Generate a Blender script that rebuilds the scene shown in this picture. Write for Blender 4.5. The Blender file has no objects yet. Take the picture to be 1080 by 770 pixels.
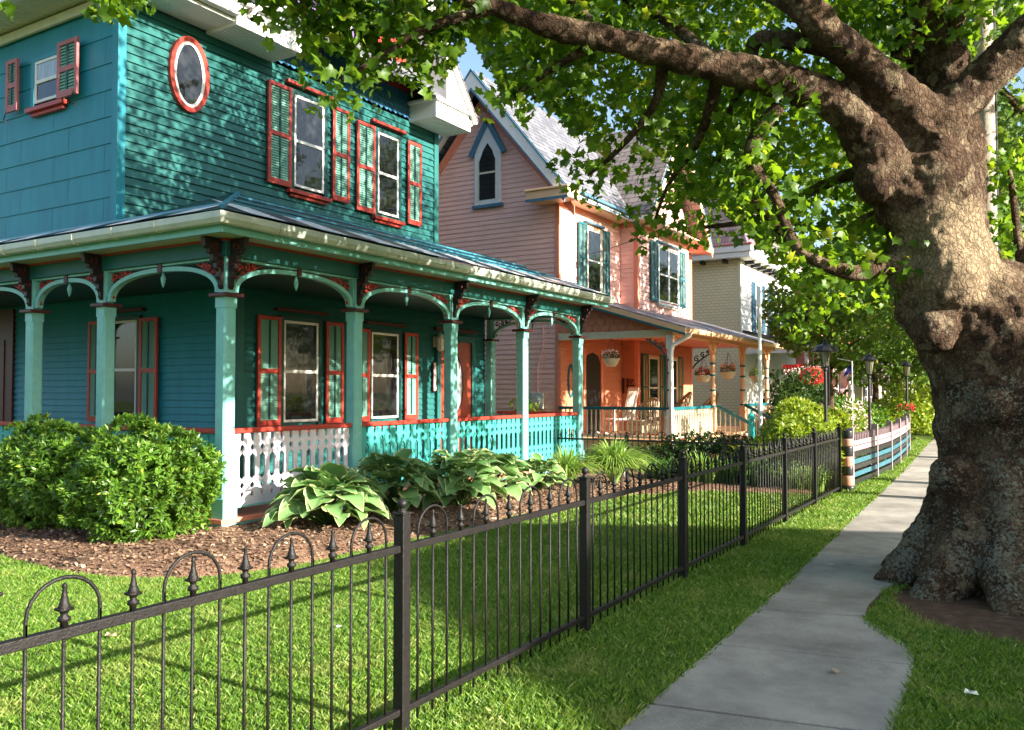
import bpy, math, random
import numpy as np
from mathutils import Vector, Matrix, noise
R=math.radians
random.seed(7); rng=np.random.default_rng(7)
S=bpy.context.scene; C=S.collection
# ---------------- camera / world / sun / exposure ----------------
cd=bpy.data.cameras.new('camera'); cam=bpy.data.objects.new('camera',cd); C.objects.link(cam); S.camera=cam
cd.sensor_width=36; cd.lens=36*901/1080; cd.clip_start=0.05; cd.clip_end=1500
PITCH=math.atan(27/901); YAW=R(31.2)
cam.location=(0,0,1.6); cam.rotation_euler=(R(90)+PITCH,0,YAW)
W=bpy.data.worlds.new('World'); S.world=W; W.use_nodes=True
wn=W.node_tree.nodes; wl=W.node_tree.links
bg=wn['Background']; sky=wn.new('ShaderNodeTexSky'); sky.sky_type='NISHITA'; sky.sun_disc=False
SUN_EL=R(21); SUN_AZ=R(0.5)    # azimuth measured from +X towards -Y
sky.sun_elevation=SUN_EL; sky.sun_rotation=R(90)+SUN_AZ; sky.air_density=1.0; sky.dust_density=2.0; sky.ozone_density=1.8
wl.new(sky.outputs[0],bg.inputs[0]); bg.inputs[1].default_value=0.098
sl=bpy.data.lights.new('sun','SUN'); sl.energy=5.0; sl.angle=R(0.5); sl.color=(1.0,0.93,0.82)
so=bpy.data.objects.new('sun',sl); C.objects.link(so)
sd=Vector((math.cos(SUN_EL)*math.cos(SUN_AZ),-math.cos(SUN_EL)*math.sin(SUN_AZ),math.sin(SUN_EL)))
so.rotation_euler=sd.to_track_quat('Z','Y').to_euler(); so.location=(20,0,20)
S.view_settings.view_transform='Standard'; S.view_settings.look='None'; S.view_settings.exposure=1.85; S.view_settings.gamma=1
S.render.engine='CYCLES'
# ---------------- camera calibration: turns a measured direction into a world point ----------------
FW=Vector((-math.sin(YAW)*math.cos(PITCH),math.cos(YAW)*math.cos(PITCH),math.sin(PITCH)))
RT=Vector((math.cos(YAW),math.sin(YAW),0)); UP=RT.cross(FW)
def at(u,v,d): return Vector((0,0,1.6))+FW*d+RT*((u-540)/901*d)-UP*((v-385)/901*d)
# ---------------- materials ----------------
def mat(name,col,rough=.6,spec=.4,metal=0,noise_amt=.15,nscale=6,bump=0,bscale=30,trans=0,stretch=None,coat=0):
    m=bpy.data.materials.new(name); m.use_nodes=True; n=m.node_tree.nodes; l=m.node_tree.links
    b=n['Principled BSDF']; b.inputs['Roughness'].default_value=rough; b.inputs['Specular IOR Level'].default_value=spec
    b.inputs['Metallic'].default_value=metal; b.inputs['Coat Weight'].default_value=coat
    tc=n.new('ShaderNodeTexCoord'); co=tc.outputs['Object']
    if stretch:
        mp=n.new('ShaderNodeMapping'); mp.inputs['Scale'].default_value=stretch; l.new(co,mp.inputs[0]); co=mp.outputs[0]
    nt=n.new('ShaderNodeTexNoise'); nt.inputs['Scale'].default_value=nscale; nt.inputs['Detail'].default_value=6; l.new(co,nt.inputs['Vector'])
    nt.inputs['Roughness'].default_value=.65
    mr=n.new('ShaderNodeMapRange'); mr.inputs[1].default_value=.3; mr.inputs[2].default_value=.7
    mr.inputs[3].default_value=1-noise_amt; mr.inputs[4].default_value=1+noise_amt; l.new(nt.outputs[0],mr.inputs[0])
    mx=n.new('ShaderNodeVectorMath'); mx.operation='SCALE'; mx.inputs[0].default_value=col[:3]; l.new(mr.outputs[0],mx.inputs['Scale'])
    l.new(mx.outputs[0],b.inputs['Base Color'])
    if bump:
        n2=n.new('ShaderNodeTexNoise'); n2.inputs['Scale'].default_value=bscale; n2.inputs['Detail'].default_value=5; l.new(co,n2.inputs['Vector'])
        bp=n.new('ShaderNodeBump'); bp.inputs['Strength'].default_value=bump; bp.inputs['Distance'].default_value=.02
        l.new(n2.outputs[0],bp.inputs['Height']); l.new(bp.outputs[0],b.inputs['Normal'])
    return m
def leafmat(name,c1,c2,c3=None,trans=.35,rough=.5,spec=.35):
    m=bpy.data.materials.new(name); m.use_nodes=True; n=m.node_tree.nodes; l=m.node_tree.links
    b=n['Principled BSDF']; b.inputs['Roughness'].default_value=rough; b.inputs['Specular IOR Level'].default_value=spec
    g=n.new('ShaderNodeNewGeometry'); cr=n.new('ShaderNodeValToRGB')
    cr.color_ramp.elements[0].color=(*c1,1); cr.color_ramp.elements[1].color=(*c2,1)
    if c3:
        e=cr.color_ramp.elements.new(.93); e.color=(*c2,1); cr.color_ramp.elements[2].color=(*c3,1)
    l.new(g.outputs['Random Per Island'],cr.inputs[0]); l.new(cr.outputs[0],b.inputs['Base Color'])
    t=n.new('ShaderNodeBsdfTranslucent'); hs=n.new('ShaderNodeHueSaturation'); hs.inputs['Value'].default_value=1.7; hs.inputs['Hue'].default_value=.48
    hs.inputs['Saturation'].default_value=1.05
    l.new(cr.outputs[0],hs.inputs['Color']); l.new(hs.outputs[0],t.inputs[0])
    ms=n.new('ShaderNodeMixShader'); ms.inputs[0].default_value=trans; l.new(b.outputs[0],ms.inputs[1]); l.new(t.outputs[0],ms.inputs[2])
    l.new(ms.outputs[0],n['Material Output'].inputs[0]); return m
def ramp_node(n,stops):
    cr=n.new('ShaderNodeValToRGB'); e=cr.color_ramp.elements
    while len(e)<len(stops): e.new(.5)
    for i,(p,c) in enumerate(stops): e[i].position=p; e[i].color=(*c,1)
    return cr
M={}
M['teal']=mat('teal_clapboard_paint',(.013,.118,.108),.5,.4,noise_amt=.12,nscale=3,stretch=(1,1,3))
M['teal_side']=mat('blue_teal_shingle_paint',(.016,.23,.29),.5,.4,noise_amt=.14,nscale=2.2,stretch=(3,1,.6))
M['teal_dark']=mat('dark_teal_paint',(.005,.055,.05),.45,.4,noise_amt=.15)
M['mint']=mat('light_teal_paint',(.20,.52,.46),.4,.45,noise_amt=.10,nscale=9)
M['lilac']=mat('pale_lilac_panel',(.72,.66,.72),.45,.4,noise_amt=.06,nscale=9)
M['turq']=mat('turquoise_paint',(.06,.42,.37),.45,.4,noise_amt=.10,nscale=9)
M['red']=mat('brick_red_paint',(.42,.045,.028),.4,.4,noise_amt=.18,nscale=8)
M['bracketdark']=mat('dark_bracket_paint',(.022,.012,.012),.45,.4)
M['maroon']=mat('dark_maroon_paint',(.08,.014,.014),.45,.4)
M['louv']=mat('louvre_green_paint',(.20,.42,.33),.5,.3,noise_amt=.08)
M['white']=mat('white_paint',(.78,.76,.72),.5,.3,noise_amt=.06,nscale=4)
M['cream']=mat('cream_paint',(.66,.62,.45),.5,.3,noise_amt=.07)
M['gutter']=mat('gutter_cream_metal',(.58,.62,.52),.35,.5,noise_amt=.12,nscale=5)
M['blueroof']=mat('dark_blue_roof_metal',(.015,.055,.065),.35,.6,noise_amt=.3,nscale=5)
M['darkroof']=mat('charcoal_roof_metal',(.02,.045,.05),.4,.5,noise_amt=.2)
M['pinkwall']=mat('pink_clapboard_paint',(.95,.56,.47),.55,.3,noise_amt=.06,nscale=2)
M['salmon']=mat('salmon_trim_paint',(.80,.27,.17),.5,.3,noise_amt=.06)
M['orange']=mat('burnt_orange_wall_paint',(.58,.22,.12),.5,.35,noise_amt=.08)
M['peach']=mat('peach_trim_paint',(.80,.50,.28),.5,.35,noise_amt=.06)
M['bluetrim']=mat('blue_trim_paint',(.07,.18,.26),.45,.4)
M['tealtrim']=mat('deep_teal_trim_paint',(.01,.13,.15),.4,.45)
M['tealpost']=mat('bright_teal_paint',(.01,.36,.36),.35,.5)
M['creamshingle']=mat('cream_shingle_paint',(.62,.56,.40),.7,.2,noise_amt=.10,nscale=8)
M['iron']=mat('weathered_black_iron',(.011,.009,.008),.5,.35,.1,noise_amt=.45,nscale=35,bump=.25,bscale=150)
M['blackiron']=mat('black_painted_iron',(.012,.012,.013),.4,.5)
M['ironworn']=M['iron']
M['lampglass']=mat('frosted_lamp_glass',(.25,.23,.16),.2,.5)
M['terracotta']=mat('terracotta_paint',(.75,.27,.15),.7,.2,bump=.3)
M['wicker']=mat('weathered_wicker',(.34,.25,.16),.8,.2,bump=.5,bscale=90)
M['wood_grey']=mat('weathered_pole_wood',(.42,.34,.28),.85,.2,noise_amt=.3,nscale=4,bump=.5,stretch=(14,14,1))
M['asphalt']=mat('asphalt',(.05,.05,.052),.85,.2,noise_amt=.2,nscale=30,bump=.3,bscale=200)
M['redflower']=leafmat('red_petals',(.60,.02,.02),(.85,.10,.04),trans=.3)
M['orangeflower']=leafmat('orange_petals',(.85,.18,.03),(.9,.45,.08),trans=.3)
M['pinkflower']=leafmat('pink_white_petals',(.85,.50,.50),(.9,.85,.80),(.7,.1,.15),trans=.3)
M['whiteflower']=leafmat('white_petals',(.8,.8,.75),(.9,.9,.85),trans=.3)
M['redcloth']=mat('red_cloth',(.70,.03,.02),.8,.2)
M['stemgreen']=mat('stem_green',(.06,.12,.03),.6,.3)
M['leaf_syc']=leafmat('sycamore_leaf',(.045,.11,.010),(.15,.28,.022),(.33,.36,.04),trans=.56,rough=.42,spec=.45)
M['leaf_bg']=leafmat('street_tree_leaf',(.05,.12,.015),(.13,.22,.03),(.25,.26,.05),trans=.45)
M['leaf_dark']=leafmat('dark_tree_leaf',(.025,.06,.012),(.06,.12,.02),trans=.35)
M['shrub']=leafmat('azalea_leaf',(.05,.13,.016),(.16,.31,.03),(.40,.45,.06),trans=.25,rough=.38,spec=.5)
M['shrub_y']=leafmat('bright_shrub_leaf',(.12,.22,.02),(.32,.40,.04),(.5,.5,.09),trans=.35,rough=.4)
M['lily']=leafmat('daylily_leaf',(.12,.25,.04),(.32,.46,.10),(.40,.42,.12),trans=.3)
M['lilydark']=leafmat('dark_daylily_leaf',(.03,.09,.02),(.08,.17,.03),trans=.3)
M['grass']=leafmat('grass_blade',(.05,.13,.016),(.20,.33,.04),(.50,.47,.20),trans=.30,rough=.5,spec=.3)
def _lawn_patches():
    m=M['grass']; n=m.node_tree.nodes; l=m.node_tree.links; b=n['Principled BSDF']; src=b.inputs['Base Color'].links[0].from_socket
    tc=n.new('ShaderNodeTexCoord'); a=n.new('ShaderNodeTexNoise'); a.inputs['Scale'].default_value=1.9; a.inputs['Detail'].default_value=6; a.inputs['Roughness'].default_value=.7; l.new(tc.outputs['Object'],a.inputs[0])
    mr=n.new('ShaderNodeMapRange'); mr.inputs[1].default_value=.52; mr.inputs[2].default_value=.68; mr.inputs[4].default_value=.6; l.new(a.outputs[0],mr.inputs[0])
    mx=n.new('ShaderNodeMix'); mx.data_type='RGBA'; mx.inputs[7].default_value=(.34,.37,.10,1); l.new(mr.outputs[0],mx.inputs[0]); l.new(src,mx.inputs[6]); l.new(mx.outputs[2],b.inputs['Base Color'])
    hs=[x for x in n if x.type=='HUE_SAT'][0]; l.new(mx.outputs[2],hs.inputs['Color'])
_lawn_patches()
M['twig']=mat('twig_bark',(.09,.06,.04),.8,.2)
M['dryleaf']=leafmat('fallen_leaf',(.35,.22,.10),(.55,.45,.30),trans=.1)
M['chip']=leafmat('bark_chip',(.10,.06,.04),(.33,.215,.14),(.52,.41,.30),trans=0,rough=.9,spec=.1)
def glass_mat():
    m=mat('window_glass',(.014,.016,.016),.03,.5,0,noise_amt=.8,nscale=1.2,stretch=(3,3,.8),bump=.06,bscale=1.5); m.node_tree.nodes['Principled BSDF'].inputs['IOR'].default_value=1.6
    return m
M['glass']=glass_mat()
M['curtain']=mat('lace_curtain_glass',(.30,.34,.36),.15,.8,noise_amt=.35,nscale=8,stretch=(6,6,.5))
def bark_mat():
    m=bpy.data.materials.new('sycamore_bark'); m.use_nodes=True; n=m.node_tree.nodes; l=m.node_tree.links; b=n['Principled BSDF']
    b.inputs['Roughness'].default_value=.9; b.inputs['Specular IOR Level'].default_value=.15
    g=n.new('ShaderNodeTexCoord').outputs['Object']
    def N(sc,det=8,ro=.65,v=None):
        t=n.new('ShaderNodeTexNoise'); t.inputs['Scale'].default_value=sc; t.inputs['Detail'].default_value=det; t.inputs['Roughness'].default_value=ro; l.new(v or g,t.inputs[0]); return t
    def MR(x,a,b_,c,d):
        t=n.new('ShaderNodeMapRange'); t.inputs[1].default_value=a; t.inputs[2].default_value=b_; t.inputs[3].default_value=c; t.inputs[4].default_value=d; l.new(x,t.inputs[0]); return t.outputs[0]
    def MA(op,x,y,z=None):
        t=n.new('ShaderNodeMath'); t.operation=op
        for k,q in enumerate((x,y,z)):
            if q is None: continue
            if isinstance(q,(int,float)): t.inputs[k].default_value=q
            else: l.new(q,t.inputs[k])
        return t.outputs[0]
    wp=n.new('ShaderNodeVectorMath'); wp.operation='MULTIPLY_ADD'; wp.inputs[1].default_value=(.10,.10,.10); l.new(N(11).outputs[1],wp.inputs[0]); l.new(g,wp.inputs[2]); wv=wp.outputs[0]
    big=N(3.2,10,.7); c1=ramp_node(n,[(.34,(.045,.027,.017)),(.46,(.095,.056,.034)),(.54,(.15,.095,.058)),(.64,(.21,.145,.09))]); l.new(big.outputs[0],c1.inputs[0])
    # flaking plates: sharp edged islands of paler young bark
    pl=N(7,3,.4,wv); pm=MR(pl.outputs[0],.585,.60,0,.85)
    mx=n.new('ShaderNodeMix'); mx.data_type='RGBA'; mx.inputs[7].default_value=(.27,.20,.125,1); l.new(pm,mx.inputs[0]); l.new(c1.outputs[0],mx.inputs[6])
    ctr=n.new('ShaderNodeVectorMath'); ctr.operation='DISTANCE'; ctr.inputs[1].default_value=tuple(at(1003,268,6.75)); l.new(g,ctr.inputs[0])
    sunlit_pale=MR(MA('MULTIPLY_ADD',N(5,5).outputs[0],.5,ctr.outputs['Value']),.60,.78,.9,0)  # paler tan painted where sunlight strikes the burl
    mx_lit=n.new('ShaderNodeMix'); mx_lit.data_type='RGBA'; mx_lit.inputs[7].default_value=(.42,.31,.19,1); l.new(sunlit_pale,mx_lit.inputs[0]); l.new(mx.outputs[2],mx_lit.inputs[6]); mx=mx_lit
    # small scales with dark cracks
    mp=n.new('ShaderNodeMapping'); mp.inputs['Scale'].default_value=(1,1,.62); l.new(wv,mp.inputs[0])
    vo=n.new('ShaderNodeTexVoronoi'); vo.feature='DISTANCE_TO_EDGE'; vo.inputs['Scale'].default_value=24; l.new(mp.outputs[0],vo.inputs[0])
    crack=MR(vo.outputs['Distance'],0,.09,.45,1.0)
    fine=MR(N(85,6,.75).outputs[0],.35,.66,.62,1.35)
    sc=n.new('ShaderNodeVectorMath'); sc.operation='SCALE'; l.new(mx.outputs[2],sc.inputs[0]); l.new(MA('MULTIPLY',crack,fine),sc.inputs['Scale'])
    # lichen, thicker near the ground
    sx=n.new('ShaderNodeSeparateXYZ'); l.new(g,sx.inputs[0])
    lz=MR(sx.outputs[2],3.0,.3,-.10,.06)
    lf=MA('ADD',MA('MULTIPLY_ADD',N(2.4,4).outputs[0],.55,N(42,6,.6,wv).outputs[0]),lz)
    lm=MR(lf,.865,.90,0,.8)
    mx2=n.new('ShaderNodeMix'); mx2.data_type='RGBA'; mx2.inputs[7].default_value=(.30,.31,.235,1); l.new(lm,mx2.inputs[0]); l.new(sc.outputs[0],mx2.inputs[6])
    l.new(mx2.outputs[2],b.inputs['Base Color'])
    h=MA('ADD',MA('MULTIPLY',MR(vo.outputs['Distance'],0,.2,0,1),.5),MA('ADD',MA('MULTIPLY',N(60,8,.7).outputs[0],.9),MA('MULTIPLY',pm,-.25)))
    bp=n.new('ShaderNodeBump'); bp.inputs['Strength'].default_value=1; bp.inputs['Distance'].default_value=.028; l.new(h,bp.inputs['Height']); l.new(bp.outputs[0],b.inputs['Normal'])
    return m
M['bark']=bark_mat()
def slate_mat(name,c1,c2,sc=(1,1,1),bw=.3,bh=.16,axis='Y'):
    # courses drawn by a brick texture laid along the wall/roof run
    m=bpy.data.materials.new(name); m.use_nodes=True; n=m.node_tree.nodes; l=m.node_tree.links; b=n['Principled BSDF']; b.inputs['Roughness'].default_value=.55
    tc=n.new('ShaderNodeTexCoord'); sx=n.new('ShaderNodeSeparateXYZ'); l.new(tc.outputs['Object'],sx.inputs[0]); cb=n.new('ShaderNodeCombineXYZ')
    l.new(sx.outputs[1 if axis=='Y' else 0],cb.inputs[0]); l.new(sx.outputs[2],cb.inputs[1])
    br=n.new('ShaderNodeTexBrick'); br.inputs['Scale'].default_value=1; br.inputs['Brick Width'].default_value=bw; br.inputs['Row Height'].default_value=bh; br.inputs['Mortar Size'].default_value=.012
    br.inputs['Color1'].default_value=(*c1,1); br.inputs['Color2'].default_value=(*c2,1); br.inputs['Mortar'].default_value=(*[x*.35 for x in c1],1)
    l.new(cb.outputs[0],br.inputs[0]); l.new(br.outputs[0],b.inputs['Base Color'])
    bp=n.new('ShaderNodeBump'); bp.invert=True; bp.inputs['Distance'].default_value=.02; l.new(br.outputs[1],bp.inputs['Height']); l.new(bp.outputs[0],b.inputs['Normal']); return m
M['slateY']=slate_mat('grey_slate_roof',(.10,.10,.115),(.20,.20,.215))
M['slateX']=slate_mat('grey_brown_slate_roof',(.16,.13,.12),(.24,.20,.18),axis='X')
M['purpleslate']=slate_mat('purple_brown_shingle_roof',(.13,.09,.10),(.21,.15,.15),axis='X',bw=.25,bh=.22)
M['creamcourse']=slate_mat('cream_shingle_wall',(.80,.68,.43),(.84,.72,.47),axis='X',bw=.20,bh=.105)
M['creamcourse'].node_tree.nodes['Brick Texture'].inputs['Mortar'].default_value=(.48,.42,.28,1); M['creamcourse'].node_tree.nodes['Brick Texture'].inputs['Mortar Size'].default_value=.007
def concrete():
    m=bpy.data.materials.new('sidewalk_concrete'); m.use_nodes=True; n=m.node_tree.nodes; l=m.node_tree.links; b=n['Principled BSDF']; b.inputs['Roughness'].default_value=.85
    tc=n.new('ShaderNodeTexCoord'); g=tc.outputs['Object']
    a=n.new('ShaderNodeTexNoise'); a.inputs['Scale'].default_value=1.3; a.inputs['Detail'].default_value=9; a.inputs['Roughness'].default_value=.7; l.new(g,a.inputs[0])
    c=ramp_node(n,[(.34,(.19,.17,.145)),(.48,(.28,.255,.22)),(.56,(.34,.31,.265)),(.7,(.41,.375,.32))]); l.new(a.outputs[0],c.inputs[0])
    d=n.new('ShaderNodeTexNoise'); d.inputs['Scale'].default_value=220; d.inputs['Detail'].default_value=3; l.new(g,d.inputs[0])
    mr=n.new('ShaderNodeMapRange'); mr.inputs[1].default_value=.35; mr.inputs[2].default_value=.65; mr.inputs[3].default_value=.72; mr.inputs[4].default_value=1.2; l.new(d.outputs[0],mr.inputs[0])
    gi=n.new('ShaderNodeNewGeometry'); m2=n.new('ShaderNodeMapRange'); m2.inputs[3].default_value=.92; m2.inputs[4].default_value=1.06; l.new(gi.outputs['Random Per Island'],m2.inputs[0])
    mm=n.new('ShaderNodeMath'); mm.operation='MULTIPLY'; l.new(mr.outputs[0],mm.inputs[0]); l.new(m2.outputs[0],mm.inputs[1])
    vc=n.new('ShaderNodeTexVoronoi'); vc.feature='DISTANCE_TO_EDGE'; vc.inputs['Scale'].default_value=.55
    wn_=n.new('ShaderNodeTexNoise'); wn_.inputs['Scale'].default_value=6; wn_.inputs['Detail'].default_value=6; l.new(g,wn_.inputs[0])
    wa=n.new('ShaderNodeVectorMath'); wa.operation='MULTIPLY_ADD'; wa.inputs[1].default_value=(.16,.16,0); l.new(wn_.outputs[1],wa.inputs[0]); l.new(g,wa.inputs[2]); l.new(wa.outputs[0],vc.inputs[0])
    ck=n.new('ShaderNodeMapRange'); ck.inputs[1].default_value=.0; ck.inputs[2].default_value=.006; ck.inputs[3].default_value=.6; ck.inputs[4].default_value=1; l.new(vc.outputs['Distance'],ck.inputs[0])
    sp=n.new('ShaderNodeTexVoronoi'); sp.inputs['Scale'].default_value=9; l.new(g,sp.inputs[0]); s2=n.new('ShaderNodeMapRange'); s2.inputs[1].default_value=.05; s2.inputs[2].default_value=.10; s2.inputs[3].default_value=.85; s2.inputs[4].default_value=1; l.new(sp.outputs['Distance'],s2.inputs[0])
    for q in (s2,):
        m3=n.new('ShaderNodeMath'); m3.operation='MULTIPLY'; l.new(mm.outputs[0],m3.inputs[0]); l.new(q.outputs[0],m3.inputs[1]); mm=m3
    v=n.new('ShaderNodeVectorMath'); v.operation='SCALE'; l.new(c.outputs[0],v.inputs[0]); l.new(mm.outputs[0],v.inputs['Scale']); l.new(v.outputs[0],b.inputs['Base Color'])
    bp=n.new('ShaderNodeBump'); bp.inputs['Strength'].default_value=.35; bp.inputs['Distance'].default_value=.006; l.new(d.outputs[0],bp.inputs['Height']); l.new(bp.outputs[0],b.inputs['Normal']); return m
M['concrete']=concrete()
def ground_mat(name,stops,sc,bs=.6,s2=60):
    m=bpy.data.materials.new(name); m.use_nodes=True; n=m.node_tree.nodes; l=m.node_tree.links; b=n['Principled BSDF']; b.inputs['Roughness'].default_value=.95; b.inputs['Specular IOR Level'].default_value=.1
    tc=n.new('ShaderNodeTexCoord'); g=tc.outputs['Object']; a=n.new('ShaderNodeTexNoise'); a.inputs['Scale'].default_value=sc; a.inputs['Detail'].default_value=10; a.inputs['Roughness'].default_value=.75; l.new(g,a.inputs[0])
    c=ramp_node(n,stops); l.new(a.outputs[0],c.inputs[0]); l.new(c.outputs[0],b.inputs['Base Color'])
    d=n.new('ShaderNodeTexNoise'); d.inputs['Scale'].default_value=s2; d.inputs['Detail'].default_value=6; l.new(g,d.inputs[0])
    bp=n.new('ShaderNodeBump'); bp.inputs['Strength'].default_value=bs; bp.inputs['Distance'].default_value=.03; l.new(d.outputs[0],bp.inputs['Height']); l.new(bp.outputs[0],b.inputs['Normal']); return m
M['lawnbase']=ground_mat('lawn_soil_green',[(.3,(.035,.06,.012)),(.5,(.07,.12,.02)),(.7,(.14,.14,.05))],2.2)
M['mulch']=ground_mat('mulch',[(.3,(.10,.05,.032)),(.5,(.24,.14,.09)),(.7,(.42,.28,.18))],22,1,70)
M['soil']=ground_mat('bare_soil',[(.3,(.07,.04,.028)),(.5,(.12,.075,.05)),(.7,(.2,.14,.1))],9,1,50)
# ---------------- mesh builder ----------------
def PX(x0): return lambda u,v,n:(x0+n,u,v)      # wall facing +X: u=Y, v=Z, n=outward
def PY(y0): return lambda u,v,n:(u,y0-n,v)      # wall facing -Y: u=X, v=Z
def ID(u,v,n): return (u,v,n)
class MB:
    def __init__(s,T=ID): s.v=[]; s.f=[]; s.T=T
    def add(s,vs,fs,T=None):
        T=T or s.T; b=len(s.v); s.v+=[T(*p) for p in vs]; s.f+=[tuple(i+b for i in f) for f in fs]; return s
    def poly(s,*p,T=None): return s.add(p,[tuple(range(len(p)))],T)
    def box(s,u0,u1,v0,v1,n0,n1,T=None):
        return s.add([(u0,v0,n0),(u1,v0,n0),(u1,v1,n0),(u0,v1,n0),(u0,v0,n1),(u1,v0,n1),(u1,v1,n1),(u0,v1,n1)],
          [(0,3,2,1),(4,5,6,7),(0,1,5,4),(1,2,6,5),(2,3,7,6),(3,0,4,7)],T)
    def prism(s,pts,n0,n1,T=None):      # outline in (u,v) extruded along n
        k=len(pts); vs=[(a,b,n0) for a,b in pts]+[(a,b,n1) for a,b in pts]
        return s.add(vs,[tuple(range(k-1,-1,-1)),tuple(range(k,2*k))]+[(i,(i+1)%k,k+(i+1)%k,k+i) for i in range(k)],T)
    def beam(s,a,b,w,h,T=None):         # rectangular bar from a to b (world)
        a=Vector(a);b=Vector(b);d=(b-a).normalized(); q=Vector((0,0,1)) if abs(d.z)<.9 else Vector((1,0,0))
        x=d.cross(q).normalized()*w/2; y=x.cross(d).normalized()*h/2
        vs=[tuple(p+i*x+j*y) for p in (a,b) for i,j in ((-1,-1),(1,-1),(1,1),(-1,1))]
        return s.add(vs,[(0,3,2,1),(4,5,6,7),(0,1,5,4),(1,2,6,5),(2,3,7,6),(3,0,4,7)],T)
    def tube(s,pts,r,n=8,T=None,cap=True):
        pts=[Vector(p) for p in pts]; k=len(pts); r=r if hasattr(r,'__len__') else [r]*k
        vs=[];fs=[]; prev=None
        for i,p in enumerate(pts):
            d=(pts[min(i+1,k-1)]-pts[max(i-1,0)]); d=d.normalized() if d.length>1e-9 else Vector((0,0,1))
            if prev is None:
                q=Vector((0,0,1)) if abs(d.z)<.9 else Vector((1,0,0)); x=d.cross(q).normalized()
            else:
                x=(prev-d*prev.dot(d)); x=x.normalized() if x.length>1e-6 else d.orthogonal().normalized()
            prev=x; y=d.cross(x)
            for j in range(n):
                a=2*math.pi*j/n; vs.append(tuple(p+(x*math.cos(a)+y*math.sin(a))*r[i]))
        for i in range(k-1):
            for j in range(n): fs.append((i*n+j,i*n+(j+1)%n,(i+1)*n+(j+1)%n,(i+1)*n+j))
        if cap: fs+=[tuple(range(n-1,-1,-1)),tuple(range((k-1)*n,k*n))]
        return s.add(vs,fs,T)
    def lathe(s,prof,c=(0,0,0),n=16,T=None,squash=1):
        vs=[];fs=[];k=len(prof)
        for r,z in prof:
            for j in range(n): a=2*math.pi*j/n; vs.append((c[0]+r*math.cos(a),c[1]+r*math.sin(a)*squash,c[2]+z))
        for i in range(k-1):
            for j in range(n): fs.append((i*n+j,i*n+(j+1)%n,(i+1)*n+(j+1)%n,(i+1)*n+j))
        fs+=[tuple(range(n-1,-1,-1)),tuple(range((k-1)*n,k*n))]
        return s.add(vs,fs,T)
    def ball(s,c,r,n=10,T=None,sz=1):
        return s.lathe([(max(1e-4,r*math.sin(math.pi*i/n)),-r*sz*math.cos(math.pi*i/n)) for i in range(n+1)],c,n+2,T)
    def build(s,name,m,parent=None,smooth=False,bevel=0,local=False):
        me=bpy.data.meshes.new(name); me.from_pydata(s.v,[],s.f); me.validate(); me.materials.append(m if not isinstance(m,str) else M[m])
        o=bpy.data.objects.new(name,me); C.objects.link(o)
        if smooth: me.polygons.foreach_set('use_smooth',[True]*len(me.polygons))
        if parent:
            o.parent=parent
            if parent.type=='EMPTY' and not local: o.location=-parent.location
        if bevel:
            b=o.modifiers.new('bevel','BEVEL'); b.width=bevel; b.segments=2; b.limit_method='ANGLE'; b.angle_limit=R(40)
        return o
def tag(o,label=None,cat=None,group=None,kind=None):
    if label:o['label']=label
    if cat:o['category']=cat
    if group:o['group']=group
    if kind:o['kind']=kind
    return o
def thing(name,loc,label,cat,group=None):
    o=bpy.data.objects.new(name,None); o.empty_display_size=.2; C.objects.link(o); o.location=loc; return tag(o,label,cat,group)
def kids(o): return [c for c in bpy.data.objects if c.parent==o]
def copy_tree(o,parent=None,**kw):
    c=o.copy(); C.objects.link(c)
    if parent is not None: c.parent=parent
    for ch in kids(o): copy_tree(ch,c)
    return c
def copy_thing(o,loc,label,rz=0,sc=1):
    c=copy_tree(o); c.location=loc; c.rotation_euler=(0,0,rz); c.scale=(sc,)*3; c['label']=label; return c
def mesh_np(name,verts,loops,starts,m,parent=None,smooth=False,attr=None):
    me=bpy.data.meshes.new(name); me.vertices.add(len(verts)); me.vertices.foreach_set('co',verts.astype(np.float32).ravel())
    me.loops.add(len(loops)); me.loops.foreach_set('vertex_index',loops.astype(np.int32).ravel())
    me.polygons.add(len(starts)); me.polygons.foreach_set('loop_start',starts.astype(np.int32))
    if smooth: me.polygons.foreach_set('use_smooth',np.ones(len(starts),bool))
    if attr is not None:
        a=me.attributes.new('edge','FLOAT','POINT'); a.data.foreach_set('value',attr.astype(np.float32))
    me.update(calc_edges=True); me.materials.append(M[m] if isinstance(m,str) else m)
    o=bpy.data.objects.new(name,me); C.objects.link(o)
    if parent:
        o.parent=parent
        if parent.type=='EMPTY': o.location=-parent.location
    return o
# leaf templates: (verts Kx3, list of faces)
def star_leaf():
    ang=[(-90,.18),(-50,.50),(-25,.74),(0,.60),(28,.95),(52,.66),(90,1.15),(128,.66),(152,.95),(180,.60),(205,.74),(230,.50)]
    v=[(0,0,.06)]+[(r*.5*math.cos(R(a)),r*.5*math.sin(R(a))+.05,-.10*r*r) for a,r in ang]
    k=len(ang); return np.array(v),[(0,1+i,1+(i+1)%k) for i in range(k)]
def dia_leaf(w=.36):
    return np.array([(0,-.5,0),(w*.5,-.05,.06),(0,.5,-.06),(-w*.5,-.05,.06),(0,0,0.0)]),[(0,1,4),(1,2,4),(2,3,4),(3,0,4)]
def tri_leaf(w=.6): return np.array([(0,-.5,0),(w*.5,.0,.08),(0,.5,-.05),(-w*.5,.0,.08)]),[(0,1,2),(0,2,3)]
STAR=star_leaf(); DIA=dia_leaf(); TRI=tri_leaf()
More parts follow.
